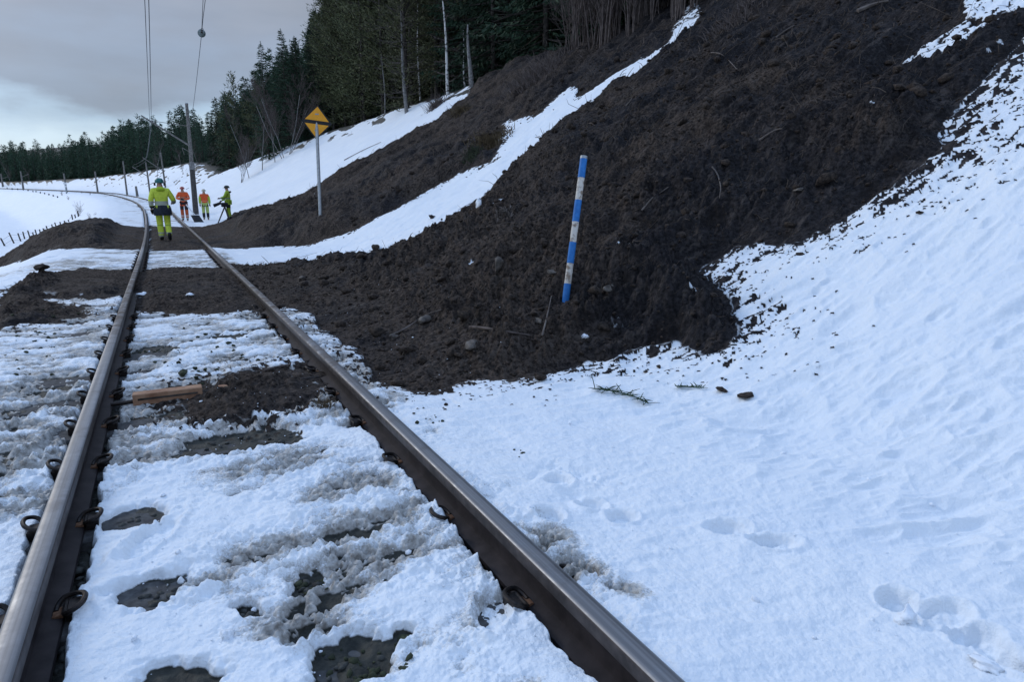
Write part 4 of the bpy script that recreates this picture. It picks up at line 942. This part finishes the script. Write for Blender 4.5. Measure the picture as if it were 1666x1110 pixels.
p2=on(336,358); zc=float(proj(p2)[2]); H2=(358-310)*zc/F_PX*1.02
person('person in orange vest over yellow sleeves standing right of the tallest pole',p2,R(176),H2,{},jv,tv,M_WHH,ex_vest,M_BOOT)
jg=banded('lime_jacket_cloth',(.42,.60,.05),[(1.08,1.16,(.25,.32,.2))]); tg=banded('lime_trouser_cloth',(.44,.62,.05),[(.62,.80,(.03,.04,.03)),(.14,.19,GREY)])
def ex_hood(root,J): skin('hood',[(-.08,-.12,1.47),(0,-.17,1.42),(.08,-.12,1.47)],[(0,1),(1,2)],[.05,.075,.05],M_BOOT,root,2,1)
p3=on(374,357); zc=float(proj(p3)[2]); H3=(357-303)*zc/F_PX
person('person in lime clothes and dark helmet seen from the side behind a tripod',p3,R(75),H3,dict(eR=(.22,.14,1.18),wR=(.16,.34,1.0),hR=(.14,.40,.97),eL=(-.22,.14,1.18),wL=(-.16,.36,1.12),hL=(-.14,.43,1.12)),jg,tg,M_DKH,ex_hood,M_BOOT)
# shovel held by the orange worker
zc1=float(proj(p1)[2]); a=Vector(at_zc(303,333,zc1-.35)); b=Vector(at_zc(317,350,zc1-.5)); c=Vector(at_zc(323.5,361,zc1-.6))
sh=empty('snow_shovel',c); tag(sh,'black bladed shovel with white handle leaning beside the orange clad worker','shovel')
m=MB(); m.tube([a-c,b-c],.028,8); m.build('handle',M_SIGNW,sh)
d=(c-b).normalized(); u=RGT_=Vector(RGT); 
m=MB(); V=[];nn=6
for j in range(2):
    for i in range(nn+1):
        t=i/nn*2-1; wv=u*(t*.20*(1+.12*j)); V.append(b-c+d*(.48*j)+wv+Vector(FWD)*(-.05*(1-t*t)))
    for i in range(nn+1):
        t=i/nn*2-1; wv=u*(t*.20*(1+.12*j)); V.append(b-c+d*(.48*j)+wv+Vector(FWD)*(-.05*(1-t*t)+.015))
F=[]
for i in range(nn): F+=[(i,i+1,2*(nn+1)+i+1,2*(nn+1)+i),((nn+1)+i,3*(nn+1)+i,3*(nn+1)+i+1,(nn+1)+i+1),(i,(nn+1)+i,(nn+1)+i+1,i+1),(2*(nn+1)+i,2*(nn+1)+i+1,3*(nn+1)+i+1,3*(nn+1)+i)]
m.add(V,F); m.build('blade',M_BLACK,sh)
m=MB(); m.tube([V[0],V[nn//2],V[nn]],.02,6); m.tube([V[2*(nn+1)],V[2*(nn+1)+nn//2],V[2*(nn+1)+nn]],.018,6); m.build('blade_rim',M_SIGNW,sh)
# tripod instrument
zc3=float(proj(p3)[2]); tp=empty('tripod',Vector(at_zc(368,361,zc3-.2))); tag(tp,'survey tripod with a dark instrument in front of the lime clad worker','tripod')
for dx,dy in ((-.28,0),(.14,.24),(.14,-.24)):
    m=MB(); m.tube([(dx*1.3,dy*1.3,-.15),(0,0,.62)],[.022,.03],6); m.build('leg',M_POLED,tp)
m=MB(); m.box((0,0,.70),(.26,.20,.18),None,.03); m.tube([(-.12,0,.78),(-.42,0,.66)],[.05,.07],8); m.build('instrument_head',M_BLACK,tp)
# ------------------------------------------------------------------ trees
def cards(C,D,S,W,up,nrm_j,rg):
    """narrow triangles: centre C, direction D, length S, width W"""
    n=len(C); Z=rg.normal(size=(n,3)); Sd=np.cross(D,Z); Sd/=np.linalg.norm(Sd,axis=1)[:,None]+1e-9
    a=C-Sd*W[:,None]*.5; b=C+Sd*W[:,None]*.5; c=C+D*S[:,None]
    V=np.stack([a,b,c],1).reshape(-1,3); F=np.arange(3*n).reshape(-1,3); return V,F
def tubes_np(A,B,ra,rb,k=3):
    n=len(A); D=B-A; D/=np.linalg.norm(D,axis=1)[:,None]+1e-9; U=np.cross(D,np.array([.31,.52,.79])); U/=np.linalg.norm(U,axis=1)[:,None]+1e-9; W=np.cross(D,U)
    V=[]
    for P_,r_ in ((A,ra),(B,rb)):
        for j in range(k):
            t=2*math.pi*j/k; V.append(P_+(U*math.cos(t)+W*math.sin(t))*r_[:,None])
    V=np.stack(V,1).reshape(-1,3); F=[]
    base=np.arange(n)*2*k
    for j in range(k): F.append(np.stack([base+j,base+(j+1)%k,base+k+(j+1)%k,base+k+j],-1))
    return V,np.concatenate(F)
def conifer(seed,h,r,z0,kind,dens,trunk_r):
    rg=np.random.default_rng(seed); C=[];D=[];S=[];W=[];BA=[];BB=[];BR=[]
    zs=z0; lean=rg.normal(size=2)*.012*h
    while zs<h*.985:
        t=(zs-z0)/(h-z0); prof=(1-t)**.85 if kind=='spruce' else math.sin(math.pi*min(1,.18+.82*t))**.7*(.95 if t<.9 else .6)
        if kind=='spruce' and t<.12: prof*=.6+3.2*t
        nb=rg.integers(4,7) if kind=='spruce' else rg.integers(3,5)
        for b in range(nb):
            az=rg.uniform(0,2*math.pi); L=r*prof*rg.uniform(.62,1.12)+.12
            if kind=='pine' and rg.random()<.25: L*=.4
            el=(-.30+.75*t+rg.normal()*.10) if kind=='spruce' else (.15+.45*t+rg.normal()*.2)
            d=np.array([math.cos(az)*math.cos(el),math.sin(az)*math.cos(el),math.sin(el)]); base=np.array([lean[0]*(zs/h)**2,lean[1]*(zs/h)**2,zs])
            n=max(3,int(L*dens)); u=rg.uniform(.15,1,n)**.8; sag=-.10*L*np.sin(u*2.5) if kind=='spruce' else .08*L*u
            P_=base+d*(L*u)[:,None]; P_[:,2]+=sag
            side=np.cross(d,[0,0,1]); lat=rg.normal(size=n)*(.10+.17*L*(1-u)*(u>.1))*(.9 if kind=='spruce' else 1.1)
            P_+=side*lat[:,None]; 
            if kind=='pine': P_+=rg.normal(size=(n,3))*.16
            dd=d*.7+side*np.sign(lat)[:,None]*.6+rg.normal(size=(n,3))*.28; dd[:,2]-= .35 if kind=='spruce' else -.25
            dd/=np.linalg.norm(dd,axis=1)[:,None]; C.append(P_); D.append(dd); sc_=(9/dens)**.5
            S.append(rg.uniform(.26,.55,n)*sc_); W.append(rg.uniform(.08,.17,n)*sc_)
            BA.append(base); BB.append(base+d*L*.9); BR.append(.012+.012*L)
        zs+=(.24 if kind=='spruce' else .34)*rg.uniform(.8,1.25)*(1 if dens>6 else 1.5)
    # leader
    n=24; u=rg.random(n); C.append(np.stack([lean[0]+0*u,lean[1]+0*u,h*.955+u*h*.045],-1)); dd=rg.normal(size=(n,3))*.5; dd[:,2]=.8; dd/=np.linalg.norm(dd,axis=1)[:,None]; D.append(dd); S.append(np.full(n,.25)); W.append(np.full(n,.06))
    V,F=cards(np.concatenate(C),np.concatenate(D),np.concatenate(S),np.concatenate(W),0,0,rg)
    crown=(V,F)
    V2,F2=tubes_np(np.array(BA),np.array(BB),np.array(BR),np.array(BR)*.3)
    k=9; Z=np.linspace(0,h*.99,k); P_=np.stack([lean[0]*(Z/h)**2,lean[1]*(Z/h)**2,Z],-1); P_[0,2]=-.8
    rr=trunk_r*(1-Z/h*.93); V3,F3=tubes_np(P_[:-1],P_[1:],rr[:-1],rr[1:],8)
    return crown,(np.concatenate([V3,V2]),np.concatenate([F3,F2+len(V3)]))
def bare(seed,h,stems,spread,twigs,r0,levels=3):
    rg=np.random.default_rng(seed); A=[];B=[];RA=[];RB=[]
    def grow(p,d,L,r,lv):
        n=5; 
        for i in range(n):
            q=p+d*L/n; r2=r*(1-.13*(1 if lv else .6)); A.append(p);B.append(q);RA.append(r);RB.append(r2); p=q; r=r2
            d=d+rg.normal(size=3)*(.05 if lv==0 else .11)+np.array([0,0,.03]); d/=np.linalg.norm(d)
            if lv<levels and (lv>0 or i>=1):
                for _ in range(twigs if lv<2 else max(1,twigs-1)):
                    if rg.random()<.85:
                        a=rg.uniform(0,6.28); s=np.array([math.cos(a),math.sin(a),rg.uniform(.2,.9)]); e=d*.75+s*.55; e/=np.linalg.norm(e); grow(p.copy(),e,L*rg.uniform(.28,.5)*(1-.08*i),r*.5,lv+1)
    for s in range(stems):
        a=rg.uniform(0,6.28); d=np.array([math.cos(a)*spread,math.sin(a)*spread,1.]); d/=np.linalg.norm(d); grow(np.array([rg.normal()*.12*(stems>1),rg.normal()*.12*(stems>1),-.5]),d,h*rg.uniform(.75,1.05),r0,0)
    A=np.array(A);B=np.array(B);RA=np.maximum(np.array(RA),.006);RB=np.maximum(np.array(RB),.004)
    thick=RA>r0*.42
    t1=tubes_np(A[thick],B[thick],RA[thick],RB[thick],6); t2=tubes_np(A[~thick],B[~thick],RA[~thick],RB[~thick],3); return t2,t1
def tree_proto(name,crown,trunk,mc,mt):
    o=empty(name); 
    me=mesh_np('trunk',*trunk,[mt]); link('trunk',me,o)
    me=mesh_np('crown',*crown,[mc],None,False); link('crown',me,o); return o
print('trees',time.time()-T0)
SPN=[];SPM=[];SPF=[];PIN=[];PIF=[]
RAW={}
for i in range(4): c,t=conifer(100+i,15,2.7+.25*i,[.3,.6,.9,.4][i],'spruce',21,.14); SPN.append(tree_proto('spruce_tree',c,t,M_SPRUCE,M_BARK))
for i in range(3): c,t=conifer(120+i,14,2.1+.2*i,.3,'spruce',8,.12); SPM.append(tree_proto('spruce_tree',c,t,M_SPRUCE,M_BARK)); RAW['s%d'%i]=(c,t)
for i in range(3): c,t=conifer(140+i,15,2.7,.8+.5*i,'pine',26,.14); PIN.append(tree_proto('pine_tree',c,t,M_PINE,M_BARK))
for i in range(2): c,t=conifer(150+i,13,2.0,1.6,'pine',9,.12); PIF.append(tree_proto('pine_tree',c,t,M_PINE,M_BARK)); RAW['p%d'%i]=(c,t)
BIR=[]
for i in range(3): c,t=bare(200+i,[9,10,8][i],[1,1,5][i],[.12,.18,.45][i],3,[.065,.06,.04][i],3); BIR.append(tree_proto('bare_birch',c,t,M_TWIG,M_GREYBARK))
SAP=[]
for i in range(3): c,t=bare(220+i,4.6,7,.10,2,.026,2); SAP.append(tree_proto('bare_sapling',c,t,M_TWIG,M_TWIG))
used=set()
def place(proto,x,y,hscale,label,cat,group,z=None,wscale=None,rz=None,tilt=0):
    if id(proto) in used or proto.name in used: o=copy_tree(proto)
    else: o=proto; used.add(proto.name)
    z=float(macro(x,y)) if z is None else z
    o.location=(x,y,z-.1); o.rotation_euler=(tilt,0,random.Random(int(x*1000+y)).uniform(0,6.28) if rz is None else rz)
    ws=wscale or hscale; o.scale=(ws,ws,hscale); tag(o,label,cat,group); return o
def crest_n(y): return 3.9+crest_h(y)/.66
def skyl(px): return float(np.interp(px,[-80,0,60,110,140,170,190,240,275,300,340,370,400,425,437,450,470,490,505,515,527,545,560,700],[246,241,245,243,226,238,210,203,210,192,205,172,146,126,112,106,92,82,74,62,42,5,-50,-200]))
rg=np.random.default_rng(11)
cand=[]
# trees behind the crest all the way along the cutting and round the bend
for y in np.arange(9,232,1.0):
    dep0=crest_n(y)+(.9 if y>24 else 1.6)
    for k in range(12):
        n_=dep0+k*2.3+rg.uniform(0,1.6)
        if rg.random()<(.50 if y<110 else .55 if k<7 else .3):
            x=float(cx(y))+n_; yy=y+rg.uniform(-.5,.5)
            cand.append((x,yy,k))
for _ in range(420):     # far side of the field on the left
    yy=rg.uniform(222,330); x=rg.uniform(-95,-20)
    if x< float(cx(min(yy,232)))+9-40 and False: continue
    cand.append((x,yy,5+int((yy-222)/14)))
L_=[]
for x,y,k in cand:
    z=float(macro(x,y)); q=proj([x,y,z]); px,py,zc=q
    if px<-60 or px>1250: 
        continue
    target=skyl(px)+rg.normal()*(7 if px<300 else 12)+rg.uniform(0,26 if px<330 else 60)*(k>0)
    Hm=(py-target)*zc/F_PX/math.cos(PITCH)
    if px>545: Hm=rg.uniform(13,17)
    if zc<40 and y<60 and px<545: Hm=min(Hm,16)
    if Hm<2.5: continue
    Hm=min(Hm,18)
    L_.append((Hm/zc*1.0/(1+.25*k),x,y,z,Hm,px,py,zc,k))
L_.sort(key=lambda a:-a[0])
print('tree candidates',len(L_))
things=L_[:215]; rest=L_[215:]
where=lambda px: 'at far left behind the snowfield' if px<120 else 'behind the far bend of the track' if px<240 else 'behind the poles and workers' if px<370 else 'on the crest left of the sign' if px<515 else 'on the crest right of the sign' if px<760 else 'on the crest above the slide'
ORD=['leftmost']+'second third fourth fifth sixth seventh eighth ninth tenth eleventh twelfth thirteenth fourteenth fifteenth sixteenth seventeenth eighteenth nineteenth twentieth'.split()
def ordw(i):
    n=i+1
    if n>99: return 'hundred and '+ordw(i-100) if n>100 else 'hundredth'
    if n<=20: return ORD[i]
    t,u=n//10,n%10
    if u==0: return ['thirtieth','fortieth','fiftieth','sixtieth','seventieth','eightieth','ninetieth'][t-3]
    return ['twenty','thirty','forty','fifty','sixty','seventy','eighty','ninety'][t-2]+'-'+['first','second','third','fourth','fifth','sixth','seventh','eighth','ninth'][u-1]
def number_labels(T):
    g={}
    for t in T: g.setdefault(t[:3],[]).append(t)
    for (nm,row,wh),L2 in g.items():
        L2.sort(key=lambda t:t[3])
        for i,t in enumerate(L2):
            o_=ordw(i) if i!=19 else 'twentieth'
            t[4]['label']=f'{o_}{" from left" if i else ""} of the {row} {nm.split()[-1]}s {wh}'
TREES=[]
for (w_,x,y,z,Hm,px,py,zc,k) in things:
    rp_=rg.random(); near=zc<62
    pine=(540<px<740 and rp_<.62) or (px<400 and rp_<.28) or (rp_<.10)
    if pine: pr=PIN[rg.integers(3)] if near else PIF[rg.integers(2)]; hs=Hm/(15 if near else 13)
    else: pr=SPN[rg.integers(4)] if near else SPM[rg.integers(3)]; hs=Hm/(15 if near else 14)
    row='front row' if k<=0 else 'second row' if k==1 else 'inner'
    nm='olive green pine' if pine else 'dark green spruce'
    TREES.append((nm,row,where(px),px,
    place(pr,x,y,hs,'x','pine tree' if pine else 'spruce tree','conifers of the wood along the cutting',z,hs*rg.uniform(.85,1.15)*(1.1 if Hm<9 else 1))))
number_labels(TREES)
# marked trees with a place of their own
for px,py,tp_,lb in [(437,243,66,'slim pointed spruce standing out against the sky left of the yellow sign'),(470,232,48,'second tall spruce on the skyline, right of the slim pointed one'),(490,226,56,'narrow spruce tight beside the two skyline spruces'),(515,218,26,'tall ragged spruce whose top nears the upper edge of the photo'),(545,208,-20,'tall spruce cut by the top edge directly above the yellow sign')]:
    h=hit(px,py+9); 
    n0=h[0]-float(cx(h[1])); 
    d=ray(px,py+2); t=(crest_n(60)+1.5)/max(d[0],.05)
    zc_=52.; b=at_zc(px,py,zc_); Hm=(py-tp_)*zc_/F_PX
    place(SPN[rg.integers(4)],float(b[0]),float(b[1]),Hm/15,lb,'spruce tree','skyline spruces left of the yellow sign',float(b[2])-.6,Hm/15*.95)
h=at_zc(663,184,34); Hm=10.5
place(PIN[0],float(h[0]),float(h[1]),13/15,'tall bare trunked pine with grey dead lower branches behind the snowy crest','pine tree',None,float(h[2])-.3)
# grey dead-branched trunk and birches at the crest edge
def slender(px0,py0,px1,py1,zc,r0,label,mat,name,nb=26,seed=3,bl=1.1):
    A=Vector(at_zc(px0,py0,zc)); B=Vector(at_zc(px1,py1,zc)); o=empty(name,A); tag(o,label,'tree'); r=random.Random(seed)
    m=MB(); ax=B-A; pts=[ax*t+Vector((math.sin(t*5+seed)*.05,0,0)) for t in np.linspace(-.03,1,10)]; m.tube(pts,[r0*(1-.75*i/9) for i in range(10)],8); m.build('trunk',mat,o)
    m=MB()
    for i in range(nb):
        t=r.uniform(.12,.98); p=ax*t; a=r.uniform(0,6.28); L=bl*r.uniform(.4,1)*(1.1-t*.6); d=Vector((math.cos(a),math.sin(a),r.uniform(-.25,.25))); e=p+d*L+Vector((0,0,.1*L)); m.tube([p,p+d*L*.5,e],[.016,.011,.005],3)
        for _ in range(6):
            u=r.uniform(.25,.95); q=p+d*L*u; m.tube([q,q+Vector((r.uniform(-1,1),r.uniform(-1,1),r.uniform(-.3,.6)))*L*.28],[.006,.003],3)
    m.build('crown',M_TWIGL if mat!=M_BIRCH else M_TWIG,o); return o
slender(661,180,650,0,33,.11,'straight grey trunk with dead side branches above the snow crest',M_GREYBARK,'dead_pine',70,3,1.6)
slender(730,158,718,-30,30,.085,'white birch trunk rising from the snowy crest right of the yellow sign',M_BIRCH,'birch_tree',26,5)
slender(766,160,762,40,28,.14,'thick grey trunk at the edge where snow and slide meet on the crest',M_GREYBARK,'dead_pine',10,7,.8)
slender(683,78+80,678,-20,36,.06,'thin pale birch set back in the dark wood left of the white birch',M_BIRCH,'birch_tree',20,9)
slender(757,140,752,40,32,.05,'thin spotted birch stem between the white birch and the thick grey trunk',M_BIRCH,'birch_tree',14,10)
slender(627,202,622,90,38,.06,'slim grey trunk above the snow crest left of the straight dead pine',M_GREYBARK,'dead_pine',20,12)
for i,(px,py,s,k,lb) in enumerate([(465,252,1.25,2,'pale spreading bare birch clump leaning out of the wood left of the yellow sign'),(447,255,1.0,1,'bare birch just left of the spreading birch clump'),(425,272,.95,0,'white stemmed bare birch at the lower edge of the wood left of the sign'),(405,280,.8,1,'small bare birch above the snowy end of the slope'),(392,285,.7,2,'bare bush at the left end of the wooded crest'),
    (345,285,.8,0,'bare birch in the wood above the workers'),(330,285,.7,1,'bare birch behind the right of the tallest pole'),(300,288,.7,0,'bare birch behind the tallest pole'),(255,293,.7,1,'bare birch behind the bracket poles'),(225,298,.6,0,'bare birch over the walking person'),(180,303,.6,1,'bare birch on the far bend'),(20,303,.6,1,'bare birch at far left'),(50,304,.6,0,'bare birch behind the left poles'),(85,304,.55,1,'bare birch near the far white sign'),(130,304,.6,0,'bare birch at the bend left of the middle pole')]):
    zc_=48 if px>380 else 80 if px>240 else 150
    b=at_zc(px,py,zc_); z=float(b[2])-.3; 
    s*=.56; place(BIR[k],float(b[0]),float(b[1]),s*(1 if zc_<60 else 1.2 if zc_<100 else 1.7),lb,'birch tree',None,z)
# bare saplings on the crest left of the slide's top
SL=[]
for i in range(46):
    px=rg.uniform(895,1150); 
    b=hit(px,np.interp(px,[895,1150],[112,6])+rg.uniform(-4,8)) 
    if b is None: continue
    x=b[0]+rg.uniform(-.3,2.2); y=b[1]+rg.uniform(-.8,.8)
    side_='left' if px<985 else 'middle' if px<1070 else 'right'
    SL.append(('','','',float(proj([x,y,float(macro(x,y))])[0]),place(SAP[rg.integers(3)],x,y,rg.uniform(.55,1.05),'x','sapling','bare saplings on the crest',float(macro(x,y)),rg.uniform(.6,1.0),tilt=0)))
SL.sort(key=lambda t:t[3])
for i,t in enumerate(SL): t[4]['label']=(ordw(i) if i!=19 else 'twentieth')+(' from left' if i else '')+' of the bare brown sapling clumps on the crest'
# far shrubs on the field
for px,py,s,lb in [(101,319,.28,'small dark shrub on the snowfield under the far fence'),(112,326,.22,'low twiggy shrub on the field edge'),(129,352,.42,'dark bush at the far end of the leaning fence posts'),(146,356,.16,'tiny shrub right of the dark bush'),(155,352,.12,'tiny twig tuft farthest right below the track'),(133,315,.15,'scrub beside the track bank above the dark bush'),(147,318,.18,'dark scrub heap on the bank below the far track')]:
    h=hit(px,py); place(SAP[len(lb)%3],h[0],h[1],s*.6,lb,'shrub',None,float(h[2]),s*.8)
# protos not used are removed
for lst in (SPN,SPM,PIN,PIF,BIR,SAP):
    for o in lst:
        if o.name not in used:
            for c in list(o.children): bpy.data.objects.remove(c)
            bpy.data.objects.remove(o)
# the rest of the wood as one mass
VV=[];FF=[];k=0;VT=[];FT=[];kt=0
for (w_,x,y,z,Hm,px,py,zc,kk) in rest:
    if rg.random()<.0: continue
    key=('p%d'%rg.integers(2)) if rg.random()<.22 else 's%d'%rg.integers(3)
    (c,t)=RAW[key]; base=14. if key[0]=='s' else 13.; s=Hm/base; a=rg.uniform(0,6.28); Rm=np.array([[math.cos(a),math.sin(a),0],[-math.sin(a),math.cos(a),0],[0,0,1]])
    v,f=c; tri=v.reshape(-1,3,3); keep=rg.random(len(tri))<(.62 if zc<110 else .45); tri=tri[keep]
    if zc>=110: mid=tri[:,:1]; tri=mid+(tri-mid)*1.6
    v=tri.reshape(-1,3)@Rm*s+np.array([x,y,z-.1]); VV.append(v.astype(np.float32)); FF.append(np.arange(len(v)).reshape(-1,3)+k); k+=len(v)
    zt_=t[0][:128]@Rm*s+np.array([x,y,z-.1])
    f8=t[1][t[1].max(1)<128]; VT.append(zt_.astype(np.float32)); FT.append(f8+kt); kt+=len(zt_)
print('forest tris',k/3,len(rest))
o=link('forest',mesh_np('forest',np.concatenate(VV),np.concatenate(FF),[M_SPRUCE],None,False)); tag(o,'dense dark conifer wood filling the slope behind the front trees','forest',None,'stuff')
o=link('forest_trunks',mesh_np('forest_trunks',np.concatenate(VT),np.concatenate(FT),[M_BARK]),o)
print('done',time.time()-T0,len(bpy.data.objects))
